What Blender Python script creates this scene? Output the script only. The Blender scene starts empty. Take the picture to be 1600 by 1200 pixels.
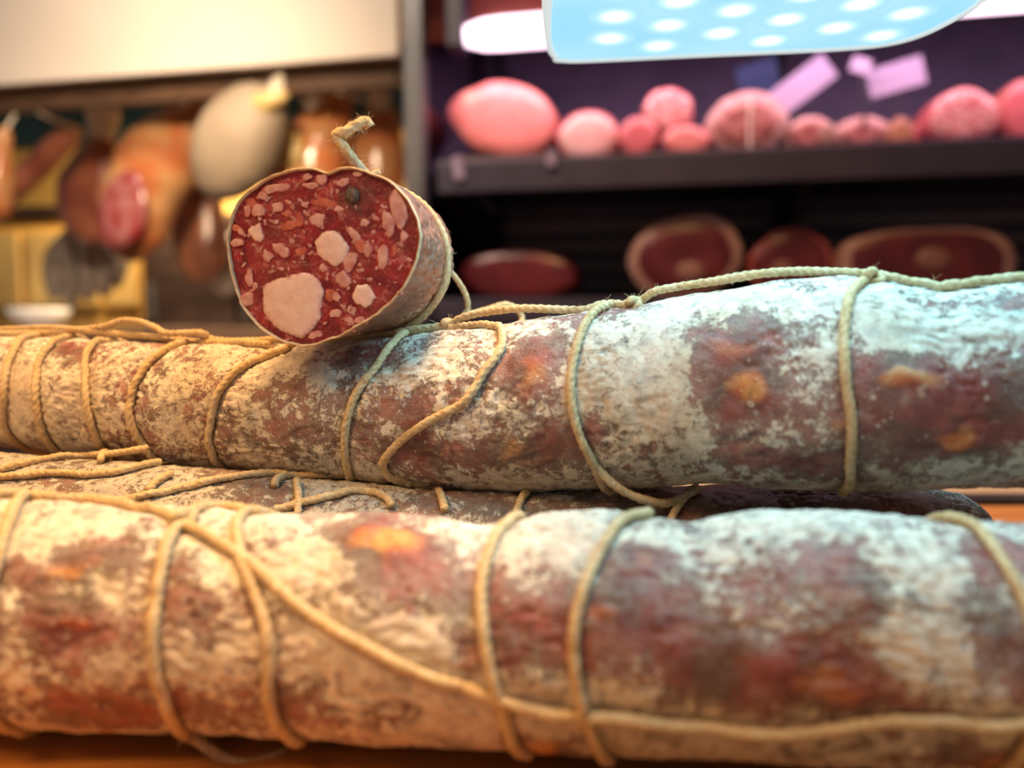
import bpy, bmesh, math, random
import numpy as np
from mathutils import Vector, Matrix

scene = bpy.context.scene
COL = scene.collection
random.seed(4); RNG = np.random.default_rng(4)

# ------------------------------------------------------------------ camera
F = 1200.0                      # focal length in pixels of the 1600x1200 frame
H = 0.111                       # camera height above the wooden board
PIT = math.atan(100 / F)
cd = bpy.data.cameras.new('camera'); cam = bpy.data.objects.new('camera', cd); COL.objects.link(cam)
cd.sensor_width = 36; cd.lens = 27; cd.clip_start = 0.005
cam.location = (0, 0, H); cam.rotation_euler = (math.pi / 2 - PIT, 0, 0)
cd.dof.use_dof = True; cd.dof.focus_distance = 0.268; cd.dof.aperture_fstop = 4.8
scene.camera = cam
# ------------------------------------------------------------------ world, lights, exposure
w = bpy.data.worlds.new('shop_air'); scene.world = w; w.use_nodes = True
w.node_tree.nodes['Background'].inputs[0].default_value = (1.0, 0.84, 0.74, 1)
w.node_tree.nodes['Background'].inputs[1].default_value = 0.13
def area(name, loc, target, size, power, col, sy=None, spread=180):
    l = bpy.data.lights.new(name, 'AREA'); l.energy = power; l.color = col; l.size = size
    l.spread = math.radians(spread)
    if sy: l.shape = 'RECTANGLE'; l.size_y = sy
    o = bpy.data.objects.new(name, l); COL.objects.link(o); o.location = loc
    d = Vector(target) - Vector(loc); o.rotation_euler = d.to_track_quat('-Z', 'Y').to_euler()
    return o
WARM = (1.0, 0.545, 0.20)
area('warm_ceiling_light', (0.02, 0.22, 1.35), (-0.05, 0.24, 0), 0.26, 10.5, WARM, None, 120)
area('warm_shop_light_front', (-0.45, -0.15, 0.75), (-0.15, 0.20, 0.03), 0.30, 0.9, WARM, None, 75)
area('warm_ham_spot', (-0.75, 0.55, 1.35), (-0.55, 1.6, 0.3), 0.22, 4.6, (1.0, 0.80, 0.60), None, 85)
area('warm_ham_spot_low', (-0.36, 0.55, 0.70), (-0.66, 1.6, 0.26), 0.12, 2.0, (1.0, 0.74, 0.48), None, 60)
area('added_wall_fill', (-0.78, 1.98, 0.56), (-0.76, 2.2, 0.10), 0.7, 10, (1.0, 0.75, 0.42), 0.06)  # added fill behind the hams, no fixture seen; brightens the ochre wall
vs = scene.view_settings
scene.display_settings.display_device = 'sRGB'
vs.view_transform = 'Standard'; vs.look = 'None'; vs.gamma = 1; vs.use_curve_mapping = False
vs.exposure = 0.28

# ------------------------------------------------------------------ pixel helpers
CAMP = np.array([0, 0, H]); cp, sp = math.cos(PIT), math.sin(PIT)
def ray(px, py):
    a = (px - 800) / F; b = (600 - py) / F
    d = np.array([a, cp + b * sp, -sp + b * cp]); return d / d[1]
def at(px, py, Y): return CAMP + ray(px, py) * Y
def on_z(px, py, z):
    d = ray(px, py); return CAMP + d * ((z - H) / d[2])
# the back of the shop stands turned by about 12 degrees
P0 = np.array([-0.174, 1.35, H]); UD = np.array([0.978, -0.208, 0]); VD = np.array([0.208, 0.978, 0]); WD = np.array([0, 0, 1.0])
def wl(px, py, v):
    d = ray(px, py); t = ((P0 + VD * v - CAMP) @ VD) / (d @ VD); return CAMP + d * t
def loc3(p): q = p - P0; return np.array([q @ UD, q @ VD, q @ WD])
def wrd(u, v, wz): return P0 + UD * u + VD * v + WD * wz
def scl(px, py, v): return wl(px, py, v)[1] / F

# ------------------------------------------------------------------ scene helpers
BASE = {}
def tag(o, label=None, cat=None, group=None, kind=None):
    if label: o['label'] = label
    if cat: o['category'] = cat
    if group: o['group'] = group
    if kind: o['kind'] = kind
    return o
def thing(name, loc, label, cat, group=None):
    o = bpy.data.objects.new(name, None); o.empty_display_size = 0.02
    COL.objects.link(o); o.location = tuple(loc); BASE[o] = np.array(loc, float)
    return tag(o, label, cat, group)
def mk(name, V, Fs, mat, parent=None, smooth=True, base=None, attrs=None):
    V = np.asarray(V, float).reshape(-1, 3)
    if parent is not None: b = BASE[parent]
    elif base is not None: b = np.asarray(base, float)
    else: b = np.array([V[:, 0].mean(), V[:, 1].mean(), V[:, 2].min()])
    me = bpy.data.meshes.new(name); me.from_pydata((V - b).tolist(), [], Fs)
    if smooth: me.polygons.foreach_set('use_smooth', [True] * len(me.polygons))
    for k, a in (attrs or {}).items():
        at_ = me.attributes.new(k, 'FLOAT', 'POINT'); at_.data.foreach_set('value', np.asarray(a, np.float32).ravel())
    me.validate(); me.update()
    o = bpy.data.objects.new(name, me); COL.objects.link(o)
    if mat: me.materials.append(mat)
    BASE[o] = b
    if parent is not None: o.parent = parent
    else: o.location = tuple(b)
    return o
def grid_faces(n, m, close=True, caps=True):
    i = np.arange(n - 1)[:, None]; j = np.arange(m if close else m - 1)[None, :]
    j2 = (j + 1) % m
    f = np.stack(np.broadcast_arrays(i * m + j, i * m + j2, (i + 1) * m + j2, (i + 1) * m + j), -1).reshape(-1, 4).tolist()
    if caps and close:
        f.append(list(range(m - 1, -1, -1))); f.append([(n - 1) * m + k for k in range(m)])
    return f
def boxv(c0, c1, frame=None):
    (x0, y0, z0), (x1, y1, z1) = c0, c1
    V = [(x, y, z) for z in (z0, z1) for y in (y0, y1) for x in (x0, x1)]
    if frame: V = [frame(*v) for v in V]
    Fc = [(0, 2, 3, 1), (4, 5, 7, 6), (0, 1, 5, 4), (2, 6, 7, 3), (0, 4, 6, 2), (1, 3, 7, 5)]
    return V, Fc
def box(name, c0, c1, mat, parent=None, frame=None, bev=0.0):
    V, Fc = boxv(c0, c1, frame)
    o = mk(name, V, Fc, mat, parent, smooth=False)
    bm = bmesh.new(); bm.from_mesh(o.data); bmesh.ops.recalc_face_normals(bm, faces=bm.faces)
    if bev:
        bmesh.ops.bevel(bm, geom=bm.edges[:], offset=bev, segments=2, affect='EDGES', profile=0.6)
    bm.to_mesh(o.data); bm.free()
    return o
def setst(o): o['kind'] = 'structure'; return o
def hashn(ix, iy, iz, seed):
    h = (ix * 374761393 + iy * 668265263 + iz * 2147483647 + seed * 1274126177) & 0xffffffff
    h = ((h ^ (h >> 13)) * 1274126177) & 0xffffffff
    h = ((h ^ (h >> 16)) * 2246822519) & 0xffffffff
    return ((h ^ (h >> 15)) & 0xffff) / 65535.0
def vnoise(P, seed=0):
    P = np.asarray(P, float); I = np.floor(P).astype(np.int64); f = P - I; f = f * f * (3 - 2 * f)
    r = 0
    for dx in (0, 1):
        for dy in (0, 1):
            for dz in (0, 1):
                wgt = (f[..., 0] if dx else 1 - f[..., 0]) * (f[..., 1] if dy else 1 - f[..., 1]) * (f[..., 2] if dz else 1 - f[..., 2])
                r = r + wgt * hashn(I[..., 0] + dx, I[..., 1] + dy, I[..., 2] + dz, seed)
    return r
def fbm(P, sc, oc=3, seed=0):
    P = np.asarray(P, float); s = 0; a = 1; t = 0
    for k in range(oc):
        s = s + a * (vnoise(P * sc * 2 ** k + 17.3 * k, seed + k) - 0.5); t += a; a *= 0.5
    return s / t * 2
def catmull(P, step):
    P = np.asarray(P, float); k = P.shape[0]
    if k == 2: P = np.vstack([P[0], (P[0] + P[1]) / 2, P[1]]); k = 3
    Q = np.vstack([2 * P[0] - P[1], P, 2 * P[-1] - P[-2]]); out = []
    for i in range(k - 1):
        p0, p1, p2, p3 = Q[i:i + 4]
        n = max(2, int(np.linalg.norm((p2 - p1)[:3]) / step))
        t = np.linspace(0, 1, n, endpoint=False)[:, None]
        out.append(0.5 * ((2 * p1) + (-p0 + p2) * t + (2 * p0 - 5 * p1 + 4 * p2 - p3) * t ** 2 + (-p0 + 3 * p1 - 3 * p2 + p3) * t ** 3))
    out.append(P[-1:]); return np.vstack(out)
def frames(P):
    T = np.gradient(P, axis=0); T /= np.linalg.norm(T, axis=1)[:, None] + 1e-12
    n = np.cross(T[0], [0.3, 0.2, 0.93]); n /= np.linalg.norm(n); Ns = []
    for t in T:
        n = n - t * (n @ t); n /= np.linalg.norm(n) + 1e-12; Ns.append(n)
    Ns = np.array(Ns); return T, Ns, np.cross(T, Ns)
def tube(P, R, seg=12):
    T, N_, B = frames(P); a = np.linspace(0, 2 * np.pi, seg, endpoint=False)
    R = np.broadcast_to(np.asarray(R, float), (len(P),))
    return P[:, None] + R[:, None, None] * (np.cos(a)[None, :, None] * N_[:, None] + np.sin(a)[None, :, None] * B[:, None])

# ------------------------------------------------------------------ materials
class G:
    def __init__(s, name):
        s.m = bpy.data.materials.new(name); s.m.use_nodes = True; s.t = s.m.node_tree
        s.b = s.t.nodes['Principled BSDF']; s.tc = None
    def n(s, typ, **kw):
        nd = s.t.nodes.new(typ)
        for k, v in kw.items(): setattr(nd, k, v)
        return nd
    def put(s, sock, v):
        if isinstance(v, bpy.types.NodeSocket): s.t.links.new(v, sock)
        elif hasattr(sock.default_value, '__len__') and hasattr(v, '__len__') and len(v) == 3 and len(sock.default_value) == 4: sock.default_value = (*v, 1)
        else: sock.default_value = v
    def obj(s):
        if not s.tc: s.tc = s.n('ShaderNodeTexCoord')
        return s.tc.outputs['Object']
    def mapped(s, scale):
        m = s.n('ShaderNodeMapping'); s.put(m.inputs[0], s.obj()); m.inputs['Scale'].default_value = scale; return m.outputs[0]
    def noise(s, scale, det=3, rough=0.55, vec=None, dist=0.0):
        q = s.n('ShaderNodeTexNoise'); q.inputs['Scale'].default_value = scale; q.inputs['Detail'].default_value = det
        q.inputs['Roughness'].default_value = rough; q.inputs['Distortion'].default_value = dist
        s.put(q.inputs['Vector'], vec if vec is not None else s.obj()); return q.outputs['Fac']
    def vor(s, scale, feat='F1', vec=None):
        q = s.n('ShaderNodeTexVoronoi', feature=feat); q.inputs['Scale'].default_value = scale
        s.put(q.inputs['Vector'], vec if vec is not None else s.obj()); return q.outputs['Distance']
    def attr(s, name):
        q = s.n('ShaderNodeAttribute'); q.attribute_name = name; return q.outputs['Fac']
    def mth(s, op, a, b=0.0, c=0.0):
        q = s.n('ShaderNodeMath', operation=op); s.put(q.inputs[0], a); s.put(q.inputs[1], b); s.put(q.inputs[2], c); return q.outputs[0]
    def mix(s, f, a, b):
        q = s.n('ShaderNodeMix', data_type='RGBA'); s.put(q.inputs[0], f); s.put(q.inputs[6], a); s.put(q.inputs[7], b); return q.outputs[2]
    def ss(s, x, lo, hi, a=0.0, b=1.0):
        q = s.n('ShaderNodeMapRange', interpolation_type='SMOOTHSTEP'); s.put(q.inputs[0], x)
        q.inputs[1].default_value = lo; q.inputs[2].default_value = hi; q.inputs[3].default_value = a; q.inputs[4].default_value = b; return q.outputs[0]
    def bump(s, h, strength=0.5, dist=0.001):
        q = s.n('ShaderNodeBump'); q.inputs['Strength'].default_value = strength; q.inputs['Distance'].default_value = dist
        s.put(q.inputs['Height'], h); s.put(s.b.inputs['Normal'], q.outputs[0])
    def set(s, **kw):
        for k, v in kw.items(): s.put(s.b.inputs[k.replace('_', ' ')], v)
        return s.m
def noisy(name, c1, c2, scale=20, rough=0.5, bump=0.3, bd=0.001, metal=0.0, lo=0.35, hi=0.65, det=4, vecscale=None):
    g = G(name); v = g.mapped(vecscale) if vecscale else None
    f = g.noise(scale, det, vec=v)
    g.set(Base_Color=g.mix(g.ss(f, lo, hi), c1, c2), Roughness=rough, Metallic=metal)
    if bump: g.bump(f, bump, bd)
    return g.m

def salami_mat(name, red=(0.19, 0.052, 0.050), mould=(0.82, 0.76, 0.65)):
    g = G(name)
    n1 = g.noise(60, 4, 0.6, dist=0.7); n2 = g.noise(330, 5, 0.66, dist=0.6); n3 = g.noise(1300, 3, 0.7); nb = g.noise(24, 2)
    a = g.attr('mould'); dev = lambda n, k: g.mth('MULTIPLY', g.mth('SUBTRACT', n, 0.5), k)
    x = g.mth('ADD', g.mth('ADD', a, dev(n1, 1.6)), g.mth('ADD', dev(n2, 1.9), dev(n3, 1.1)))
    crisp = g.ss(x, 0.42, 0.74); veil = g.ss(x, -0.35, 0.75, 0, 0.31)
    dots = g.ss(g.mth('ADD', g.vor(310), dev(g.noise(110, 2), 1.2)), 0.02, 0.17, 1, 0)
    m = g.mth('MAXIMUM', g.mth('MAXIMUM', crisp, veil), g.mth('MULTIPLY', dots, 0.62))
    thin = g.ss(n2, 0.3, 0.7, 0.62, 1.0)
    base = g.mix(g.ss(g.noise(150, 3), 0.35, 0.7), red, (red[0] * 1.8, red[1] * 1.9, red[2] * 1.8))
    base = g.mix(g.ss(g.noise(42, 3), 0.44, 0.66, 0, 0.85), base, (0.115, 0.072, 0.058))
    fat = g.ss(g.mth('ADD', g.attr('fat'), dev(n1, 0.6)), 0.25, 0.95)
    base = g.mix(fat, base, g.mix(g.ss(n1, 0.38, 0.66), (0.50, 0.115, 0.04), (0.66, 0.33, 0.11)))
    grey = g.mix(g.ss(g.noise(100, 4, 0.6), 0.50, 0.68, 0, 0.72), mould, (0.40, 0.42, 0.40))
    yel = g.mix(g.ss(nb, 0.46, 0.68, 0, 0.6), grey, (0.64, 0.53, 0.36))
    c = g.mix(g.mth('MULTIPLY', m, thin), base, yel)
    crack = g.ss(g.mth('ADD', g.noise(260, 4, 0.6, vec=g.mapped((0.45, 1, 1)), dist=1.2), dev(g.noise(60, 2), 0.5)), 0.62, 0.74, 0, 0.5)
    c = g.mix(crack, c, (0.075, 0.055, 0.045))
    g.set(Base_Color=c, Roughness=g.ss(m, 0, 1, 0.40, 0.9), Specular_IOR_Level=g.ss(m, 0, 1, 0.5, 0.12))
    hgt = g.mth('ADD', g.mth('MULTIPLY', m, 0.9), g.mth('SUBTRACT', g.mth('MULTIPLY', n3, 0.7), g.mth('MULTIPLY', crack, 0.8)))
    g.bump(hgt, 0.75, 0.0008)
    return g.m
M = {}
M['salami'] = salami_mat('mouldy_casing')
M['salami_cut'] = salami_mat('tan_casing', (0.27, 0.095, 0.055), (0.62, 0.52, 0.40))
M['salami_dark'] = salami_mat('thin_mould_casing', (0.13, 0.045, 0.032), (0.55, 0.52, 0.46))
def twine_mat():
    g = G('natural_twine')
    f = g.noise(900, 3, 0.7); q = g.noise(120, 2)
    c = g.mix(g.ss(f, 0.3, 0.7), (0.46, 0.31, 0.15), (0.70, 0.53, 0.31))
    c = g.mix(g.ss(q, 0.45, 0.7, 0, 0.4), c, (0.74, 0.63, 0.44))
    g.set(Base_Color=c, Roughness=0.8, Specular_IOR_Level=0.2); g.bump(f, 0.6, 0.0004); return g.m
M['twine'] = twine_mat()
def wood_mat():
    g = G('oiled_wood'); v = g.mapped((6, 70, 70)); f = g.noise(1.6, 5, 0.6, vec=v, dist=1.0)
    g.set(Base_Color=g.mix(g.ss(f, 0.3, 0.7), (0.36, 0.13, 0.03), (0.62, 0.27, 0.07)), Roughness=0.4); g.bump(f, 0.25, 0.0006); return g.m
M['wood'] = wood_mat()
M['pale_counter'] = noisy('pale_stone', (0.62, 0.52, 0.42), (0.72, 0.62, 0.52), 15, 0.35, 0.05)
M['black'] = noisy('black_rubber', (0.012, 0.011, 0.012), (0.025, 0.022, 0.024), 60, 0.5, 0.1)

# ------------------------------------------------------------------ structure of the room
FL = -0.95
def wbox(name, u0, u1, v0, v1, w0, w1, mat, parent=None, bev=0.0):
    return box(name, (u0, v0, w0), (u1, v1, w1), mat, parent, frame=wrd, bev=bev)
M['tiles'] = noisy('floor_tile', (0.22, 0.17, 0.13), (0.28, 0.22, 0.17), 8, 0.5, 0.05)
M['yellow'] = noisy('ochre_paint', (0.80, 0.46, 0.09), (0.86, 0.53, 0.14), 6, 0.6, 0.05)
setst(box('floor', (-3.0, -1.2, FL - 0.05), (3.0, 3.6, FL), M['tiles']))
setst(wbox('wall_back', -3.0, 2.2, 0.80, 0.86, FL - H, 1.9, M['yellow']))
# ------------------------------------------------------------------ counter and board
ct = thing('shop_counter', (0, 0.3, FL), 'pale topped shop counter carrying the wooden board', 'counter')
box('counter_body', (-0.75, 0.0, FL), (0.85, 0.66, -0.05), M['tiles'], ct)
box('counter_top', (-0.78, -0.03, -0.05), (0.88, 0.68, -0.02), M['pale_counter'], ct, bev=0.003)
bd = thing('wooden_board', (0, 0.27, -0.02), 'orange brown wooden board under the salami pile', 'board')
for i in range(5):
    y0 = 0.05 + i * 0.081
    box('plank', (-0.6, y0, -0.02), (0.62, y0 + 0.0802, 0.0), M['wood'], bd, bev=0.0012)
box('edge_strip', (-0.6, 0.4555, -0.02), (0.62, 0.470, 0.004), M['black'], bd, bev=0.001)

# ------------------------------------------------------------------ salamis
class Salami:
    """generalised cylinder; cross-sections stand square to the chord, so a point has (s, theta, rho)"""
    def __init__(s, ctr, rad, seed, capl=0.03, capr=0.03, step=0.0008, lump=1.0, flat=1.0):
        ctr = np.array(ctr, float); A, B = ctr[0], ctr[-1]; s.A = A; s.L = np.linalg.norm(B - A); s.D = (B - A) / s.L
        up = np.array([0, 0, 1.0]); s.e1 = up - s.D * (up @ s.D); s.e1 /= np.linalg.norm(s.e1)
        s.e2 = np.cross(s.D, s.e1)
        if s.e2[1] > 0: s.e2 = -s.e2
        k = (ctr - A) @ s.D
        s.ns = int(s.L / step); s.nt = int(2 * np.pi * np.mean(rad) / step); s.S = np.linspace(0, s.L, s.ns)
        ker = int(0.014 / step) | 1; g = np.hanning(ker + 2)[1:-1]; g /= g.sum()
        sm = lambda x: np.convolve(np.pad(x, ker // 2, mode='reflect', reflect_type='odd'), g, 'valid')
        s.C = np.stack([sm(np.interp(s.S, k, ctr[:, i])) for i in range(3)], 1)
        s.C -= s.D * (((s.C - A) @ s.D) - s.S)[:, None]
        s.Rb = sm(np.interp(s.S, k, rad))
        s.T = np.linspace(0, 2 * np.pi, s.nt, endpoint=False)
        q = np.stack([np.broadcast_to(s.S[:, None], (s.ns, s.nt)), 0.031 * np.cos(s.T)[None] + 0 * s.S[:, None], 0.031 * np.sin(s.T)[None] + 0 * s.S[:, None]], -1)
        s.Q = q
        R = s.Rb[:, None] * np.ones((1, s.nt))
        R = R + 0.0011 * lump * fbm(q, 55, 2, seed) + 0.0006 * fbm(q, 160, 3, seed + 9)
        wr = fbm(q * np.array([0.35, 1.3, 1.3]) + 0.004 * fbm(q, 60, 2, seed + 5)[..., None], 420, 2, seed + 21)
        R = R - 0.0008 * np.clip(np.abs(wr) * -4 + 1, 0, 1) * (fbm(q, 50, 2, seed + 31) > -0.1)
        R = R + 0.00022 * fbm(q, 700, 2, seed + 41)
        def cap(x, c): t = np.clip(x / c, 0, 1); return np.sqrt(np.clip(1 - (1 - t) ** 2.2, 0.0006, 1))
        s.R = R * (cap(s.S, capl) * cap(s.L - s.S, capr))[:, None]
        s.G = np.zeros_like(s.R); s.mould = np.zeros_like(s.R); s.fat = np.zeros_like(s.R); s.seed = seed
    def surfR(s, ss_, th):
        i = np.clip(np.asarray(ss_) / s.L * (s.ns - 1), 0, s.ns - 1.001); j = (np.asarray(th) % (2 * np.pi)) / (2 * np.pi) * s.nt
        i0 = i.astype(int); j0 = j.astype(int) % s.nt; fi = i - i0; fj = j - np.floor(j); j1 = (j0 + 1) % s.nt
        return (s.R[i0, j0] * (1 - fi) + s.R[i0 + 1, j0] * fi) * (1 - fj) + (s.R[i0, j1] * (1 - fi) + s.R[i0 + 1, j1] * fi) * fj
    def cen(s, ss_): return np.stack([np.interp(ss_, s.S, s.C[:, i]) for i in range(3)], -1)
    def param(s, P):
        P = np.asarray(P, float); ss_ = (P - s.A) @ s.D; o = P - s.cen(ss_); x = o @ s.e1; y = o @ s.e2
        return ss_, np.arctan2(y, x), np.hypot(x, y)
    def pos(s, ss_, th, rho):
        ss_, th, rho = (np.asarray(q, float) for q in (ss_, th, rho))
        return s.cen(ss_) + rho[..., None] * (np.cos(th)[..., None] * s.e1 + np.sin(th)[..., None] * s.e2)
    def cast(s, px, py):
        d = ray(px, py); Y = np.linspace(0.1, 0.6, 1600); P = CAMP + d * Y[:, None]
        a, th, rho = s.param(P); g = rho - s.surfR(a, th); h = np.where(g < 0)[0]
        return P[h[0] if len(h) else int(np.argmin(g))]
    def wrap(s, pix, hug=True, close=True, r=0.0015, hover=0.0):
        P = np.array([s.cast(*p) for p in pix])
        if close:
            a, th, rho = s.param(P); th = np.unwrap(th); n = 8
            t1 = th[0] + 2 * np.pi if th[-1] > th[0] else th[0] - 2 * np.pi
            u = np.linspace(0, 1, n + 2)[1:-1]
            P = np.vstack([P, s.pos(a[-1] + (a[0] - a[-1]) * u, th[-1] + (t1 - th[-1]) * u, np.full(n, 0.04)), P[:1]])
        if close:
            a, th, rho = s.param(P); th = np.unwrap(th)
            c = catmull(np.stack([a, th * 0.03, np.zeros_like(a)], 1), 0.0005)
            a, th = c[:, 0], c[:, 1] / 0.03; rho = s.surfR(a, th) + 0.35 * r
        else:
            c = catmull(P, 0.0005); a, th, rho = s.param(c); R = s.surfR(a, th) + 0.45 * r
            rho = np.maximum(rho, R) if not hug else R
        ker = np.hanning(11)[1:-1]; ker /= ker.sum(); rho = np.convolve(np.pad(rho, 4, mode='edge'), ker, 'valid')
        s.groove(a, th, rho); return s.pos(a, th, rho)
    def groove(s, a, th, rho, depth=0.0011, wd=0.0022):
        R = s.surfR(a, th); ds = s.L / (s.ns - 1); k = 9
        for x, t, near in zip(a[::2], th[::2], (rho - R < 0.0012)[::2]):
            if not near: continue
            i = int(x / ds); j = int((t % (2 * np.pi)) / (2 * np.pi) * s.nt)
            I = np.arange(max(0, i - k), min(s.ns, i + k + 1)); J = np.arange(j - k, j + k + 1)
            if not len(I): continue
            d2 = ((I * ds - x) ** 2)[:, None] + (((J - j) * ds) ** 2)[None]
            ix = np.ix_(I, J % s.nt); s.G[ix] = np.maximum(s.G[ix], depth * np.exp(-d2 / (2 * wd * wd)))
    def patch(s, field, px, py, rx, ry, val, rot=0.0):
        p = s.cast(px, py); a, th, rho = s.param(p); k = p[1] / F
        dx = s.Q[..., 0] - a; dt = (s.T - th + np.pi) % (2 * np.pi) - np.pi; dy = dt[None] * rho
        wx = 0.005 * fbm(s.Q, 130, 2, s.seed + 61); wy = 0.005 * fbm(s.Q, 130, 2, s.seed + 71)
        dx = dx + wx; dy = dy + wy; c, q = math.cos(math.radians(rot)), math.sin(math.radians(rot))
        X = (c * dx + q * dy) / (rx * k); Yv = (-q * dx + c * dy) / (ry * k)
        g = val * np.exp(-np.clip(X ** 2 + Yv ** 2, 0, 40) ** 1.3)
        field[...] = np.where(np.abs(g) > np.abs(field), g, field) if field is s.fat else field + g
    def build(s, name, mat, parent):
        R = s.R - s.G + 0.0007 * np.clip(s.fat, 0, 1)
        V = s.C[:, None] + R[..., None] * (np.cos(s.T)[None, :, None] * s.e1 + np.sin(s.T)[None, :, None] * s.e2)
        f = grid_faces(s.ns, s.nt)
        if np.cross(s.e1, s.e2) @ s.D < 0: f = [q[::-1] for q in f]
        return mk(name, V, f, mat, parent, attrs={'mould': s.mould, 'fat': s.fat})
TWN = 0
def twine(P, parent, r=0.0015, name='twine', fibres=30, lay=0.0085):
    global TWN; TWN += 1
    T, N_, B = frames(P); L = np.concatenate([[0], np.cumsum(np.linalg.norm(np.diff(P, axis=0), axis=1))])
    a = np.linspace(0, 2 * np.pi, 14, endpoint=False)[None]; psi = (2 * np.pi * L / lay)[:, None]
    wob = 1 + 0.12 * fbm(P * 1.0, 240, 2, TWN)[:, None]
    rr = r * wob * (0.92 + 0.085 * np.cos(3 * (a - psi)))
    V = P[:, None] + rr[..., None] * (np.cos(a)[..., None] * N_[:, None] + np.sin(a)[..., None] * B[:, None])
    o = mk(name, V, grid_faces(len(P), 14), M['twine'], parent)
    if fibres:
        VV, FF = [], []
        for k in range(int(fibres * L[-1] / 0.12)):
            i = random.randrange(len(P)); an = random.random() * 6.28
            d = math.cos(an) * N_[i] + math.sin(an) * B[i]; p = P[i] + d * r * 0.8
            v = d * random.uniform(0.3, 1) + T[i] * random.uniform(-1.4, 1.4); v /= np.linalg.norm(v)
            bend = RNG.normal(0, 0.5, 3); ln = random.uniform(0.0008, 0.0028)
            C_ = np.array([p + v * ln * t + bend * ln * t * t * 0.7 for t in (0, 0.4, 0.75, 1)])
            tv = tube(C_, [0.00009, 0.00008, 0.00006, 0.00003], 3).reshape(-1, 3); b0 = len(VV)
            VV.extend(tv.tolist()); FF.extend([[b0 + q for q in f] for f in grid_faces(4, 3)])
        if VV: tag(mk('loose_fibres', VV, FF, M['twine'], o), kind='stuff')
    return o
def from_pix(ctl, Yf):
    C_, R_ = [], []
    for px, t, b in ctl:
        d1, d2 = ray(px, t), ray(px, b); u1, u2 = d1 / np.linalg.norm(d1), d2 / np.linalg.norm(d2)
        m = u1 + u2; m /= m[1]; Y = Yf(px); c = CAMP + m * Y
        C_.append(c); R_.append(np.linalg.norm(m * Y) * math.sin(0.5 * math.acos(np.clip(u1 @ u2, -1, 1))))
    return np.array(C_), np.array(R_)
def yline(x0, Y0, x1, Y1):              # a straight line on plan through two pixels' depths
    X0, X1 = (x0 - 800) / F * Y0, (x1 - 800) / F * Y1; m = (Y1 - Y0) / (X1 - X0)
    return lambda px: (Y0 - m * X0) / (1 - m * (px - 800) / F)
def ext(C_, R_, l, r):                  # carry on past the edges of the frame
    a = C_[0] + (C_[0] - C_[2]) / np.linalg.norm(C_[0] - C_[2]) * l; b = C_[-1] + (C_[-1] - C_[-3]) / np.linalg.norm(C_[-1] - C_[-3]) * r
    a[2] = C_[0][2]; b[2] = C_[-1][2]
    return np.vstack([a, C_, b]), np.concatenate([R_[:1], R_, R_[-1:]])

# --- front salami on the board
ctl1 = [(-60, 775, 1138), (60, 778, 1148), (160, 784, 1162), (260, 790, 1163), (400, 800, 1172), (500, 803, 1176), (580, 797, 1186), (680, 805, 1204),
        (750, 820, 1216), (840, 802, 1224), (930, 795, 1232), (1010, 806, 1240), (1070, 820, 1246), (1160, 800, 1250), (1290, 794, 1254),
        (1400, 802, 1258), (1480, 813, 1262), (1560, 818, 1266), (1660, 820, 1272)]
c1, r1 = from_pix(ctl1, yline(0, 0.205, 1600, 0.182))
tp_ = c1[:, 2] + r1; r1 = np.minimum(r1, (tp_ - 0.0028) / 2); c1[:, 2] = tp_ - r1
c1e, r1e = ext(c1, r1, 0.06, 0.07)
S1 = Salami(c1e, r1e, 11)
# --- long salami on top
ctl3 = [(-60, 520, 690), (0, 521, 694), (70, 527, 706), (150, 532, 719), (300, 536, 739), (450, 537, 748), (550, 530, 757), (700, 513, 765), (830, 500, 767), (930, 480, 766),
        (1010, 473, 761), (1100, 456, 757), (1200, 441, 762), (1300, 432, 768), (1380, 434, 768), (1440, 446, 766), (1510, 440, 760), (1600, 433, 764), (1680, 433, 764)]
c3, r3 = from_pix(ctl3, yline(0, 0.345, 1600, 0.228))
c3e, r3e = ext(c3, r3, 0.06, 0.08)
S3 = Salami(c3e, r3e, 33)
# --- salami lying in the back row, seen in the gap
c2 = [(-0.34, 0.312, 0.0312), (-0.25, 0.303, 0.0312), (-0.13, 0.280, 0.0292), (-0.02, 0.263, 0.0262), (0.06, 0.263, 0.0272), (0.12, 0.264, 0.0280), (0.152, 0.261, 0.0280), (0.168, 0.260, 0.0270)]
S2 = Salami(np.array(c2), np.array([0.030, 0.030, 0.0280, 0.0250, 0.0260, 0.0265, 0.0235, 0.0190]), 22, capr=0.012)
print('S1 z-r', (c1[:, 2] - r1).round(4), 'S3 z', c3[:, 2].round(3), 'S3 r', r3.round(4), 'Y', c3[:, 1].round(3))

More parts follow.
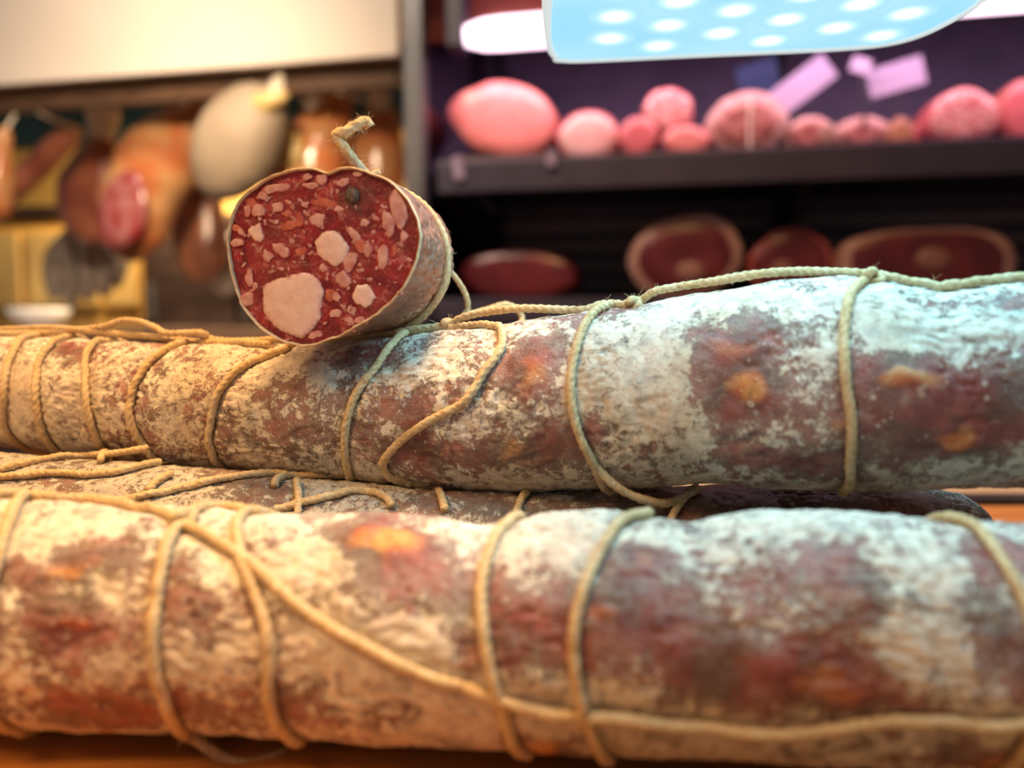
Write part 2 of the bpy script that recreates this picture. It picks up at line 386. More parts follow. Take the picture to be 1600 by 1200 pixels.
def fields(S, lvl, bare, fat, seed, rnd=0.35):
    S.mould[...] = lvl + rnd * fbm(S.Q, 28, 3, seed) * 1.4
    for p in bare: S.patch(S.mould, *p[:4], p[4] * (1.18 if p[4] < 0 else 1.0), *p[5:])
    S.fat[...] = np.clip(fbm(S.Q, 45, 2, seed + 3) * 2.4 - 1.35, 0, 0.9)
    for p in fat: S.patch(S.fat, *p)
fields(S1, 0.80, [(100, 880, 130, 34, -0.75, -12), (110, 970, 80, 45, -0.7), (170, 1105, 170, 48, -0.75), (300, 965, 60, 50, -0.55), (600, 845, 85, 45, -1.0),
    (650, 900, 150, 65, -0.55), (820, 1000, 100, 80, -0.6), (1000, 880, 70, 50, -0.55), (1020, 985, 140, 80, -0.5), (1300, 890, 130, 75, -0.6), (1270, 1062, 150, 60, -0.95),
    (1140, 1050, 110, 60, -0.45), (1560, 870, 50, 60, -0.5), (1590, 1010, 50, 80, -0.6), (1540, 1190, 130, 30, -0.7), (860, 1170, 60, 50, -0.8), (300, 870, 60, 25, -0.3),
    (460, 1110, 60, 40, -0.35), (620, 1120, 60, 30, -0.35), (480, 880, 70, 60, 0.35), (1400, 900, 70, 60, 0.4), (1420, 1020, 90, 60, 0.4), (960, 830, 130, 25, 0.35), (300, 1030, 60, 60, 0.2), (520, 1020, 120, 50, 0.3)],
    [(600, 845, 60, 32, 1.1), (20, 1055, 34, 30, 1.0), (120, 1135, 80, 22, 1.0), (860, 1170, 40, 45, 1.0), (110, 885, 60, 20, 0.7), (125, 960, 30, 22, 0.7),
     (1300, 1065, 70, 40, 0.65), (1420, 1060, 30, 20, 0.7), (1010, 880, 30, 20, 0.6), (930, 965, 30, 18, 0.7), (1560, 1190, 60, 20, 0.9), (1320, 930, 50, 40, 0.55)], 101)
fields(S3, 0.78, [(1140, 535, 90, 45, -0.75), (1160, 612, 70, 55, -0.95), (1420, 590, 110, 40, -0.7), (1490, 680, 120, 50, -0.85), (830, 585, 45, 60, -0.75, -20), (800, 705, 110, 35, -0.55),
    (565, 555, 60, 25, -0.8), (470, 640, 60, 60, -0.25), (660, 700, 40, 40, -0.75), (655, 610, 30, 40, -0.5), (890, 690, 60, 40, -0.45), (105, 545, 40, 12, -0.8), (1350, 650, 80, 60, -0.45),
    (1560, 620, 70, 60, -0.6), (960, 485, 60, 14, -0.7), (1230, 720, 120, 30, -0.45), (1580, 480, 80, 30, -0.3), (1080, 650, 60, 50, 0.3), (1000, 560, 90, 60, 0.35), (1100, 470, 110, 20, 0.4), (1300, 470, 80, 25, 0.3), (700, 570, 50, 40, 0.3)],
    [(1168, 612, 32, 30, 1.1), (1140, 545, 50, 25, 0.7), (1425, 605, 45, 16, 0.95), (1492, 688, 34, 18, 1.0), (830, 580, 25, 45, 0.7), (1300, 650, 30, 18, 0.7), (800, 700, 25, 20, 0.6), (1080, 490, 35, 10, 0.7), (1530, 515, 60, 20, 0.6)], 202)
fields(S2, 0.62, [(1200, 785, 260, 60, -0.55)], [], 303)

PIX1 = {'b1': [(76, 752), (44, 772), (20, 804), (4, 852), (-10, 905)],
 'b3': [(400, 790), (352, 782), (312, 794), (288, 816), (264, 848), (248, 912), (240, 976), (244, 1048), (264, 1108), (300, 1152)],
 'b4': [(384, 800), (370, 824), (376, 864), (396, 920), (416, 976), (424, 1024), (420, 1072), (428, 1112), (464, 1160)],
 'b5': [(812, 796), (796, 816), (768, 856), (756, 896), (752, 944), (760, 1016), (772, 1068), (788, 1112), (808, 1168), (824, 1200)],
 'b6': [(1014, 806), (980, 812), (948, 848), (924, 892), (904, 948), (896, 1000), (900, 1056), (912, 1108), (932, 1160), (952, 1200)],
 'b7': [(1480, 800), (1520, 822), (1552, 858), (1580, 904), (1604, 950)]}
LONG1 = [(-60, 762), (0, 764), (40, 766), (80, 770), (136, 782), (200, 792), (248, 802), (280, 820), (320, 836), (360, 860), (400, 888), (440, 924), (480, 956), (560, 1004), (660, 1052), (740, 1078),
         (780, 1092), (840, 1106), (900, 1114), (980, 1120), (1060, 1132), (1160, 1140), (1240, 1142), (1320, 1134), (1400, 1122), (1480, 1124), (1540, 1132), (1640, 1124)]
f1 = thing('salami', (c1[:, 0].mean(), c1[:, 1].mean(), 0), 'large salami lying in front on the wooden board, blotched red and white', 'salami', 'whole twine tied salamis')
tw1 = [S1.wrap(v) for v in PIX1.values()] + [S1.wrap(LONG1, hug=True, close=False)]
TAIL = np.array([S1.cast(300, 1152), at(348, 1184, 0.186), at(392, 1194, 0.186), at(440, 1178, 0.19), at(480, 1165, 0.2)])
tw1.append(catmull(TAIL, 0.0005))
S1.build('casing', M['salami'], f1)
for P in tw1: twine(P, f1)

PIX3 = {'a1': [(35, 530), (14, 571), (7, 620), (7, 662)], 'a2': [(91, 531), (63, 564), (56, 610), (63, 662)], 'a3': [(150, 534), (135, 567), (135, 613), (150, 676)],
 'a4': [(273, 541), (224, 578), (206, 627), (213, 676), (245, 718)], 'a5': [(451, 545), (385, 571), (343, 613), (331, 662), (329, 697), (350, 732)],
 'a6': [(639, 521), (592, 569), (555, 620), (540, 679), (542, 723), (555, 754)],
 'a8': [(990, 476), (955, 474), (922, 497), (900, 547), (892, 605), (903, 671), (930, 728)],
 'a10': [(1359, 434), (1333, 455), (1320, 503), (1319, 558), (1322, 605), (1330, 657), (1328, 723), (1328, 752), (1318, 766)]}
f3 = thing('salami', (c3[:, 0].mean(), c3[:, 1].mean(), 0.05), 'long mould covered salami laid across the top of the pile, under the cut piece', 'salami', 'whole twine tied salamis')
tw3 = [S3.wrap(v) for v in PIX3.values()]
tw3.append(S3.wrap([(621, 519), (647, 510), (705, 502), (749, 504), (780, 512), (784, 545), (757, 583), (727, 627), (672, 657), (625, 690), (599, 723), (614, 745), (640, 754)], hug=True, close=False))
tw3.append(S3.wrap([(-60, 522), (60, 520), (110, 516), (157, 511), (191, 501), (219, 503), (245, 513), (262, 521), (315, 520), (330, 530), (385, 533), (440, 530), (560, 530), (640, 516), (700, 508)], hug=False, close=False))
tw3.append(S3.wrap([(-40, 518), (20, 514), (80, 512), (130, 516), (190, 522), (250, 528), (330, 536), (420, 541)], hug=False, close=False))
tw3.append(S3.wrap([(690, 512), (703, 508), (720, 497), (757, 488), (812, 482), (885, 484), (925, 484), (945, 478)], hug=False, close=False))
tw3.append(S3.wrap([(985, 474), (1002, 470), (1021, 456), (1060, 448), (1113, 440), (1187, 428), (1260, 424), (1359, 428), (1388, 436), (1443, 446), (1480, 449), (1560, 440), (1660, 436)], hug=False, close=False))
def gap_end(S, pix, tail): return np.vstack([np.array([S.cast(*p) for p in pix]), np.array([at(*q) for q in tail])])
y8 = S3.cast(930, 728)
tw3.append(catmull(np.vstack([S3.cast(918, 705), y8, at(973, 767, y8[1] + 0.001), at(1028, 786, y8[1] + 0.004), at(1058, 781, y8[1] + 0.010), at(1090, 765, y8[1] + 0.018)]), 0.0005))
y7 = S3.cast(640, 754)
tw3.append(catmull(np.vstack([S3.cast(614, 744), at(647, 757, y7[1] - 0.001), at(680, 762, y7[1] - 0.002), S2.cast(690, 777) + np.array([0, -0.001, 0.001]), S2.cast(696, 800) + np.array([0, -0.001, 0.001])]), 0.0005))
S3.build('casing', M['salami'], f3)
for i, P in enumerate(tw3): twine(P, f3)
def knot(c, r, parent):
    t = np.linspace(0, 2 * np.pi * 1.6, 70); P = np.array(c) + r * np.stack([np.cos(t) * (1 + 0.2 * np.cos(2.3 * t)), 0.7 * np.sin(2 * t), np.sin(t) * 0.8], 1)
    twine(P, parent, 0.0014, 'knot', 60)
knot(S3.cast(1362, 438) + np.array([0, -0.0005, 0.001]), 0.0021, f3); knot(S3.cast(990, 478) + np.array([0, 0, 0.0008]), 0.0016, f3)
knot(S3.cast(700, 512) + np.array([0, 0, 0.001]), 0.0016, f3)
knot(S1.cast(292, 814) + np.array([0, -0.0005, 0.001]), 0.0017, f1)

f2 = thing('salami', (0, 0.28, 0), 'shaded salami in the back row, showing in the gap below the top salami', 'salami', 'whole twine tied salamis')
tw2 = [S2.wrap(p, hug=False, close=False) for p in (
  [(150, 786), (212, 779), (280, 764), (360, 748), (424, 742), (450, 741)], [(430, 761), (434, 750), (462, 744), (525, 742), (572, 747), (612, 756), (640, 760)],
  [(464, 753), (467, 775), (467, 806)], [(430, 797), (478, 786), (525, 775), (572, 770), (600, 778), (614, 794)], [(845, 757), (834, 765), (806, 804)],
  [(-60, 745), (0, 735), (60, 722), (130, 712), (180, 708), (230, 700)], [(-60, 752), (20, 745), (90, 741), (150, 742), (205, 734), (250, 722)], [(157, 722), (160, 708), (168, 705)], [(1044, 830), (1055, 800), (1088, 765)], [(270, 742), (245, 755), (232, 768)])]
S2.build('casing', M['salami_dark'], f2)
for P in tw2: twine(P, f2, 0.0014)
e2 = S2.pos(np.array([S2.L - 0.001]), np.array([0.0]), np.array([0.0]))[0]
twine(catmull([e2 + np.array([-0.006, -0.012, 0.0]), e2 + np.array([-0.004, -0.008, 0.009]), e2 + np.array([-0.003, 0.002, 0.011]), e2 + np.array([0.004, 0.001, 0.002])], 0.0005), f2, 0.0017, 'end_tie')
# ------------------------------------------------------------------ cut salami on top
def face_mat():
    g = G('cut_salami_meat')
    n1 = g.noise(130, 4, 0.6, dist=0.8); n2 = g.noise(420, 4, 0.65, dist=1.0); n3 = g.noise(1500, 3, 0.6)
    c = g.mix(g.ss(n1, 0.35, 0.68), (0.15, 0.008, 0.016), (0.36, 0.025, 0.036))
    c = g.mix(g.ss(g.noise(60, 2), 0.45, 0.7, 0, 0.6), c, (0.24, 0.045, 0.042))
    c = g.mix(g.ss(g.mth('ADD', n2, g.mth('MULTIPLY', n1, 0.35)), 0.70, 0.90, 0, 0.6), c, (0.60, 0.27, 0.26))
    c = g.mix(g.mth('MULTIPLY', g.attr('stain'), 0.85), c, (0.085, 0.035, 0.035))
    g.set(Base_Color=c, Roughness=g.ss(n3, 0.35, 0.65, 0.16, 0.5), Specular_IOR_Level=0.5)
    g.bump(g.mth('ADD', n2, g.mth('MULTIPLY', n3, 0.4)), 0.6, 0.0008); return g.m
def fat_mat(name, a, b):
    g = G(name); n = g.noise(300, 4, 0.6); q = g.noise(1800, 2)
    e = g.ss(g.mth('ADD', g.attr('edge'), g.mth('MULTIPLY', g.mth('SUBTRACT', g.noise(700, 3), 0.5), 1.1)), 0.5, 1.25, 0, 1.0)
    c = g.mix(e, g.mix(g.ss(n, 0.3, 0.7), a, b), (0.34, 0.032, 0.036))
    g.set(Base_Color=c, Roughness=0.36, Subsurface_Weight=0.25, Subsurface_Radius=(0.004, 0.0015, 0.001), Subsurface_Scale=0.4)
    g.bump(g.mth('ADD', n, g.mth('MULTIPLY', q, 0.5)), 0.25, 0.0005); return g.m
M['meat'] = face_mat()
M['fat_white'] = fat_mat('white_fat', (0.76, 0.52, 0.47), (0.83, 0.61, 0.55))
M['fat_pink'] = fat_mat('pink_fat', (0.52, 0.22, 0.20), (0.70, 0.42, 0.38))
M['fat_red'] = fat_mat('reddish_fat', (0.42, 0.09, 0.06), (0.60, 0.20, 0.14))
M['pepper'] = noisy('peppercorn_skin', (0.05, 0.035, 0.025), (0.16, 0.13, 0.10), 900, 0.6, 1.0, 0.0006)
M['rim'] = noisy('dry_casing_edge', (0.55, 0.38, 0.22), (0.72, 0.56, 0.38), 500, 0.6, 0.4, 0.0004)
Z5 = lambda x, y: (330 + x / 3, 170 + y / 3)
Fc = at(510, 406, 0.252); Bc = at(630, 407, 0.324)
ax = (Bc - Fc) / np.linalg.norm(Bc - Fc); LC = np.linalg.norm(Bc - Fc)
fx = np.cross(ax, [0, 0, 1.0]); fx /= np.linalg.norm(fx); fy = np.cross(fx, ax)
def on_face(px, py):
    d = ray(px, py); p = CAMP + d * (((Fc - CAMP) @ ax) / (d @ ax)) - Fc; return np.array([p @ fx, p @ fy])
OUT = [(430, 280), (500, 286), (535, 300), (550, 308), (570, 298), (600, 281), (680, 279), (740, 298), (820, 330), (900, 395), (955, 480), (985, 590), (965, 710), (905, 830), (810, 935), (690, 1010),
       (540, 1085), (440, 1112), (330, 1087), (230, 1020), (150, 922), (112, 820), (85, 700), (80, 620), (100, 500), (130, 432), (230, 352), (330, 300)]
op = np.array([on_face(*Z5(*q)) for q in OUT]); oa = np.arctan2(op[:, 1], op[:, 0]); orr = np.hypot(op[:, 0], op[:, 1]); k_ = np.argsort(oa)
PH = np.linspace(-np.pi, np.pi, 260, endpoint=False)
RO = np.interp(PH, oa[k_], orr[k_], period=2 * np.pi); ker = np.hanning(9)[1:-1]; ker /= ker.sum()
RO = np.convolve(np.pad(RO, 3, mode='wrap'), ker, 'valid')
RO = RO + 0.00035 * fbm(np.stack([np.cos(PH), np.sin(PH), 0 * PH], 1), 9, 3, 5)
f4 = thing('cut_salami', Fc + ax * 0.03 - np.array([0, 0, 0.03]), 'cut salami end with red marbled face resting across the top salami', 'salami')
TT = np.concatenate([np.linspace(0, LC, 120)])
rings = []
for t in TT:
    wv = min(1, t / 0.05); wv = wv * wv * (3 - 2 * wv); cap_ = np.clip((LC - t) / 0.026, 0, 1); capf = math.sqrt(max(0.012, 1 - (1 - cap_) ** 2.3))
    rb = 0.0272 + 0.0012 * np.cos(PH - 0.4) - 0.0012 * math.exp(-((t - 0.043) / 0.003) ** 2)
    r = (RO * (1 - wv) + rb * wv) * capf
    q = np.stack([np.cos(PH) * 0.03, np.sin(PH) * 0.03, 0 * PH + t], 1)
    r = r + min(1, t / 0.006) * (0.0007 * fbm(q, 120, 3, 77) - 0.0007 * np.clip(1 - 4 * np.abs(fbm(q * np.array([1, 1, 0.25]), 330, 2, 78)), 0, 1)) * min(1, capf * 1.5)
    rings.append(Fc + ax * (t - 0.0006) + (np.cos(PH) * r)[:, None] * fx + (np.sin(PH) * r)[:, None] * fy)
V4 = np.array(rings); q4 = (V4 - Fc).reshape(-1, 3)
dn = np.linalg.norm(q4 - (q4 @ ax)[:, None] * ax, axis=1)
mo = 0.16 + 0.9 * fbm(q4, 60, 3, 90) + 0.35 * np.clip((q4 @ fx) / 0.03, -1, 1) * np.clip(-(q4 @ fy) / 0.02, -1, 1)
mk('casing', V4, [f[::-1] for f in grid_faces(len(TT), 260)][:-2] + [[(len(TT) - 1) * 260 + k for k in range(260)]], M['salami_cut'], f4, attrs={'mould': mo, 'fat': np.clip(fbm(q4, 70, 2, 91) * 2 - 0.9, 0, 0.6)})
# thin dry rim of the casing
rm = []
for dr, dt in ((0.0001, 0.0012), (0.0002, -0.0004), (0, -0.0008), (-0.0003, -0.0007), (-0.0006, 0.0004), (-0.0005, 0.0012)):
    rr = RO + dr; rm.append(Fc + ax * (dt - 0.0002 + 0.0004 * fbm(np.stack([np.cos(PH), np.sin(PH), 0 * PH], 1), 14, 3, 8))[:, None] + (np.cos(PH) * rr)[:, None] * fx + (np.sin(PH) * rr)[:, None] * fy)
mk('casing_rim', np.array(rm), grid_faces(len(rm), 260, caps=False), M['rim'], f4)
rv = []; nr = 60
for k in range(nr):
    rr = (RO - 0.0007) * max(0.004, (1 - k / (nr - 1))); xy = np.stack([np.cos(PH) * rr, np.sin(PH) * rr], 1)
    q = np.stack([xy[:, 0], xy[:, 1], 0 * PH], 1)
    dz = 0.00045 * fbm(q, 260, 3, 55) + 0.0002 * fbm(q, 900, 2, 56) - 0.0004 * (1 - k / nr) ** 8
    rv.append(Fc - ax * dz[:, None] + xy[:, :1] * fx + xy[:, 1:] * fy)
cf = mk('cut_face', np.array(rv), [f[::-1] for f in grid_faces(nr, 260, caps=False)] + [[(nr - 1) * 260 + k for k in range(260)]], M['meat'], f4)
qv = np.array(rv).reshape(-1, 3) - Fc; pst = on_face(*Z5(672, 420)); dd_ = np.hypot((qv @ fx) - pst[0], ((qv @ fy) - pst[1]) * 0.9)
sa = cf.data.attributes.new('stain', 'FLOAT', 'POINT'); sa.data.foreach_set('value', np.exp(-(dd_ / 0.0055) ** 2).astype(np.float32))
EDGE = np.array([1.4, 1.25, 0.95, 0.55, 0.2, 0.0])
def chunk(poly, mat, h=0.0004, name='fat_chunk', seed=0):
    P = np.array([on_face(*Z5(*q)) for q in poly]); c = P.mean(0)
    Pc = catmull(np.column_stack([np.vstack([P, P[:1]]), np.zeros(len(P) + 1)]), 0.0006)[:-1, :2]
    Pc = Pc + 0.0006 * np.stack([fbm(np.column_stack([Pc, 0 * Pc[:, 0]]), 600, 2, 3), fbm(np.column_stack([Pc, 0 * Pc[:, 0]]), 600, 2, 4)], 1)
    V = []
    for sc, z in ((1.03, -0.0006), (1.0, 0.00012), (0.93, h * 0.6), (0.75, h), (0.35, h * 1.05), (0.02, h)):
        xy = c + (Pc - c) * sc; zz = z + 0.00012 * fbm(np.column_stack([xy, 0 * xy[:, 0]]), 500, 2, seed)
        V.append(Fc - ax * zz[:, None] + xy[:, :1] * fx + xy[:, 1:] * fy)
    n, m = len(V), len(Pc); fs = grid_faces(n, m, caps=False) + [[(n - 1) * m + k for k in range(m)]]
    a2 = 0.5 * np.sum(Pc[:, 0] * np.roll(Pc[:, 1], -1) - np.roll(Pc[:, 0], -1) * Pc[:, 1])
    if a2 < 0: fs = [f[::-1] for f in fs]
    return mk(name, np.array(V), fs, mat, cf, attrs={'edge': np.repeat(EDGE, m) * (0.7 if abs(a2) > 4e-5 else 1.0)})
def ell(cx, cy, rx, ry, rot=0):
    rs = random.Random(int(cx * 7 + cy)); o = []
    for k in range(10):
        a = k / 10 * 6.283; e = rs.uniform(0.82, 1.15); x, y = rx * math.cos(a) * e, ry * math.sin(a) * e; c, q = math.cos(math.radians(rot)), math.sin(math.radians(rot))
        o.append((cx + c * x - q * y, cy + q * x + c * y))
    return o
chunk([(245, 830), (300, 800), (420, 770), (480, 785), (525, 830), (520, 900), (515, 960), (490, 1020), (440, 1065), (400, 1070), (330, 1040), (265, 985), (245, 920)], M['fat_white'], 0.0007)
chunk([(485, 625), (520, 580), (570, 570), (620, 610), (645, 660), (630, 710), (580, 742), (545, 720), (500, 680)], M['fat_white'], 0.0006)
for e in [(715, 875, 46, 56, 10), (805, 695, 30, 56, 8), (835, 540, 30, 65, -12), (880, 470, 36, 95, -12), (215, 580, 38, 46), (330, 665, 50, 33, 35), (168, 895, 38, 35), (620, 800, 34, 42, -20), (225, 478, 34, 36), (520, 330, 30, 28)]:
    chunk(ell(*e), M['fat_pink' if e[0] not in (215, 715) else 'fat_white'], 0.00045)
for e in [(672, 592, 55, 22, 40), (650, 720, 28, 58, 12), (905, 595, 20, 30), (120, 628, 30, 20), (140, 580, 18, 20), (310, 465, 28, 28), (315, 370, 70, 24, -12), (240, 410, 30, 20), (450, 320, 22, 20), (470, 362, 45, 16),
          (615, 345, 36, 18, -20), (685, 305, 20, 14), (440, 445, 22, 14), (500, 520, 42, 34), (600, 470, 25, 14), (720, 535, 25, 20), (735, 660, 22, 40), (525, 745, 24, 22), (580, 960, 30, 20), (640, 990, 30, 12),
          (490, 1058, 35, 16, -20), (700, 990, 25, 16), (180, 790, 20, 40), (205, 830, 14, 18), (170, 480, 18, 30), (265, 690, 28, 30), (590, 880, 20, 22), (365, 440, 20, 16), (330, 748, 16, 12), (345, 1085, 30, 8)]:
    chunk(ell(*e), M['fat_pink'], 0.00028)
for e in [(530, 445, 65, 22, 4), (365, 545, 45, 22, -20), (415, 520, 22, 32), (700, 640, 26, 40), (360, 492, 26, 16), (420, 665, 32, 26), (560, 870, 26, 34), (120, 560, 26, 16), (190, 440, 26, 24), (860, 660, 16, 30)]:
    chunk(ell(*e), M['fat_red'], 0.0002)
FV, FFc = [], []; rs = random.Random(9)
for k in range(150):
    a = rs.uniform(0, 6.283); q = math.sqrt(rs.random()) * 0.93; x, y = 530 + 440 * q * math.cos(a), 690 + 395 * q * math.sin(a)
    o = chunk(ell(x, y, rs.uniform(7, 17), rs.uniform(5, 11), rs.uniform(0, 180)), M['fat_pink'], 0.00016, 'fleck'); b0 = len(FV)
    FV.extend([tuple(v.co + Vector(BASE[o])) for v in o.data.vertices]); FFc.extend([[b0 + i for i in p.vertices] for p in o.data.polygons]); bpy.data.objects.remove(o)
tag(mk('fat_flecks', FV, FFc, M['fat_pink'], cf, attrs={'edge': np.full(len(FV), 0.72)}), kind='stuff')
pc = on_face(*Z5(662, 405)); u_ = np.linspace(0, np.pi, 14); v_ = np.linspace(0, 2 * np.pi, 20, endpoint=False)
sv = np.stack([np.sin(u_)[:, None] * np.cos(v_), np.sin(u_)[:, None] * np.sin(v_), np.cos(u_)[:, None] + 0 * v_], -1)
sv = sv * (0.0024 * (1 + 0.25 * fbm(sv, 3, 3, 6)))[..., None] * np.array([1, 1, 0.45])
mk('peppercorn', Fc - ax * 0.0002 + pc[0] * fx + pc[1] * fy + sv[..., :1] * fx + sv[..., 1:2] * fy - sv[..., 2:] * ax, grid_faces(14, 20), M['pepper'], cf)
# twine stub standing on the top, back tie and trailing loop
st = np.array([at(572, 274, 0.262), at(553, 252, 0.258), at(538, 232, 0.256), at(524, 212, 0.256), at(540, 206, 0.2555), at(556, 196, 0.256), at(571, 190, 0.257), at(578, 198, 0.2575)])
twine(catmull(st, 0.0004), f4, 0.0019, 'string_stub', 420, 0.012)
st = np.array([at(592, 268, 0.264), at(572, 274, 0.261), at(560, 262, 0.259), at(545, 240, 0.257), at(532, 216, 0.2565)])
twine(catmull(st, 0.0004), f4, 0.0011, 'string_stub', 300, 0.012)
tt = np.linspace(0, 2 * np.pi, 420); i43 = int(0.043 / LC * 119)
tie = Fc + ax * 0.0435 + (np.cos(tt) * 0.0280)[:, None] * fx + (np.sin(tt) * 0.0274)[:, None] * fy
twine(tie, f4, 0.0016, 'tie_ring', 20)
tie2 = Fc + ax * (0.0475 + 0.002 * np.cos(tt))[:, None] + (np.cos(tt) * 0.0268)[:, None] * fx + (np.sin(tt) * 0.0264)[:, None] * fy
twine(tie2, f4, 0.0014, 'tie_ring', 20)
twine(catmull([at(700, 420, 0.30), at(716, 440, 0.303), at(728, 462, 0.305), at(731, 482, 0.306), at(724, 492, 0.306)], 0.0005), f4, 0.0012, 'trailing_twine', 10)
twine(catmull([at(724, 494, 0.312), at(760, 484, 0.322), at(790, 476, 0.326), at(808, 484, 0.328), at(816, 500, 0.328), at(806, 512, 0.322)], 0.0005), f4, 0.0014, 'trailing_twine', 10)

# ------------------------------------------------------------------ cold LED panel over the pile
LZ = H + 0.120
def lamp_mats():
    g = G('lit_diffuser'); q = g.n('ShaderNodeEmission'); q.inputs[0].default_value = (0.30, 0.68, 0.88, 1); q.inputs[1].default_value = 0.95
    n = g.noise(14, 1); g.put(q.inputs[0], g.mix(g.ss(n, 0.3, 0.7), (0.33, 0.68, 0.88), (0.45, 0.76, 0.88)))
    g.put(g.t.nodes['Material Output'].inputs[0], q.outputs[0]); M['diffuser'] = g.m
    g = G('led_spot'); q = g.n('ShaderNodeEmission'); ln = g.n('ShaderNodeVectorMath', operation='LENGTH'); g.put(ln.inputs[0], g.obj())
    f = g.mth('POWER', g.ss(ln.outputs['Value'], 0.0, 0.0108, 1, 0), 1.25)
    g.put(q.inputs[0], g.mix(f, (0.39, 0.72, 0.88), (0.8, 1.0, 1.0))); g.put(q.inputs[1], g.ss(f, 0, 1, 0.95, 1.7))
    g.put(g.t.nodes['Material Output'].inputs[0], q.outputs[0]); M['led'] = g.m
    g = G('translucent_lip'); g.set(Base_Color=(0.62, 0.72, 0.72), Roughness=0.4, Emission_Color=(0.5, 0.75, 0.85, 1), Emission_Strength=0.6); M['lip'] = g.m
lamp_mats()
M['white_metal'] = noisy('white_enamel', (0.55, 0.56, 0.56), (0.62, 0.62, 0.61), 30, 0.4, 0.03)
far = [on_z(*p, LZ)[:2] for p in [(846, 0), (848, 50), (852, 78), (862, 94), (888, 100), (1100, 91), (1300, 82), (1385, 74), (1440, 60), (1490, 37), (1530, 14), (1552, -2)]]
near = [(0.192, 0.26), (0.193, 0.2), (0.193, 0.13), (0.185, 0.108), (0.165, 0.10), (0.03, 0.10), (0.012, 0.108), (0.006, 0.13), (0.009, 0.2)]
lo = np.array([tuple(p) for p in far] + near); lo = catmull(np.column_stack([np.vstack([lo, lo[:1]]), np.zeros(len(lo) + 1)]), 0.004)[:-1, :2]
lc = np.array([0.1, 0.225])
def inset(d): v = lo - lc; return lc + v * (1 - d / np.linalg.norm(v, axis=1))[:, None]
lp = thing('led_panel_lamp', (0.1, 0.225, LZ), 'pale blue LED panel lamp with glowing dots hanging over the salamis', 'lamp')
def loft(name, rows, mat, parent, capa=True, capb=True):
    V = [np.column_stack([inset(d), np.full(len(lo), z)]) for d, z in rows]; n, m = len(V), len(lo); f = grid_faces(n, m, caps=False)
    if capa: f.append(list(range(m - 1, -1, -1)))
    if capb: f.append([(n - 1) * m + k for k in range(m)])
    o = mk(name, np.array(V), f, mat, parent)
    bm = bmesh.new(); bm.from_mesh(o.data); bmesh.ops.recalc_face_normals(bm, faces=bm.faces); bm.to_mesh(o.data); bm.free(); return o
loft('housing', [(0.0035, LZ + 0.0012), (0.0, LZ + 0.004), (0.0, LZ + 0.012), (0.004, LZ + 0.018), (0.03, LZ + 0.020)], M['white_metal'], lp)
loft('lip', [(0.0055, LZ + 0.001), (0.005, LZ - 0.0004), (0.0025, LZ - 0.0004), (0.0008, LZ + 0.0008), (0.0, LZ + 0.004)], M['lip'], lp, False, False)
df = loft('diffuser', [(0.0052, LZ + 0.0009), (0.0065, LZ + 0.0002), (0.012, LZ), (0.04, LZ)], M['diffuser'], lp)
YAW = math.radians(-7.5); ua = np.array([math.cos(YAW), math.sin(YAW)]); va = np.array([-math.sin(YAW), math.cos(YAW)])
base_ = on_z(1200, 63, LZ)[:2]
lm = bpy.data.meshes.new('led'); bm = bmesh.new(); bmesh.ops.create_circle(bm, cap_ends=True, segments=24, radius=0.0108); bmesh.ops.reverse_faces(bm, faces=bm.faces); bm.to_mesh(lm); bm.free(); lm.materials.append(M['led'])
for k in range(19):
    for j in range(-4, 5):
        p = base_ - va * 0.0118 * k + ua * (0.0462 * j - (0.0225 if k % 2 else 0) + 0.0012 * k)
        if np.min(np.linalg.norm(lo - p, axis=1)) < 0.014: continue
        t = np.arctan2(*(lo - p).T[::-1]); 
        if abs(np.sum(((np.diff(np.append(t, t[0])) + np.pi) % (2 * np.pi)) - np.pi)) < 3: continue
        o = bpy.data.objects.new('led', lm); COL.objects.link(o); o.parent = df; o.location = (p[0] - 0.1, p[1] - 0.225, -0.00035)
stem = np.array([(0.1, 0.18, LZ + 0.019), (0.1, 0.18, LZ + 0.3), (0.1, 0.18, 1.85)]); mk('stem', tube(catmull(stem, 0.05), 0.006, 12), grid_faces(len(catmull(stem, 0.05)), 12), M['white_metal'], lp)
pl = area('led_panel_light', (0.1, 0.225, LZ - 0.003), (0.1, 0.225, 0), 0.16, 0.56, (0.36, 0.82, 1.0), 0.22)
# ------------------------------------------------------------------ back of the shop
LAM = loc3
def wz(px, py, v): return loc3(wl(px, py, v))[2]
def uu(px, py, v): return loc3(wl(px, py, v))[0]
M['case'] = noisy('plum_case_lining', (0.095, 0.075, 0.155), (0.13, 0.10, 0.20), 12, 0.5, 0.05)
M['case_edge'] = noisy('dark_plum_metal', (0.040, 0.032, 0.062), (0.052, 0.042, 0.08), 20, 0.45, 0.03)
M['steel'] = noisy('brushed_steel', (0.11, 0.11, 0.125), (0.15, 0.15, 0.165), 6, 0.42, 0.05, metal=0.5, vecscale=(40, 40, 1))
M['mirror'] = noisy('polished_steel', (0.55, 0.45, 0.52), (0.60, 0.50, 0.56), 6, 0.12, 0.0, metal=1.0)
M['slat'] = noisy('taupe_slat', (0.34, 0.27, 0.32), (0.40, 0.32, 0.37), 12, 0.5, 0.05)
M['cream'] = noisy('cream_paint', (0.52, 0.455, 0.40), (0.55, 0.485, 0.43), 5, 0.6, 0.03)
M['brown'] = noisy('dark_stained_wood', (0.10, 0.055, 0.035), (0.16, 0.09, 0.055), 7, 0.5, 0.1, vecscale=(1, 8, 8))
M['darkbrown'] = noisy('espresso_wood', (0.030, 0.016, 0.014), (0.055, 0.030, 0.024), 7, 0.5, 0.1, vecscale=(1, 8, 8))
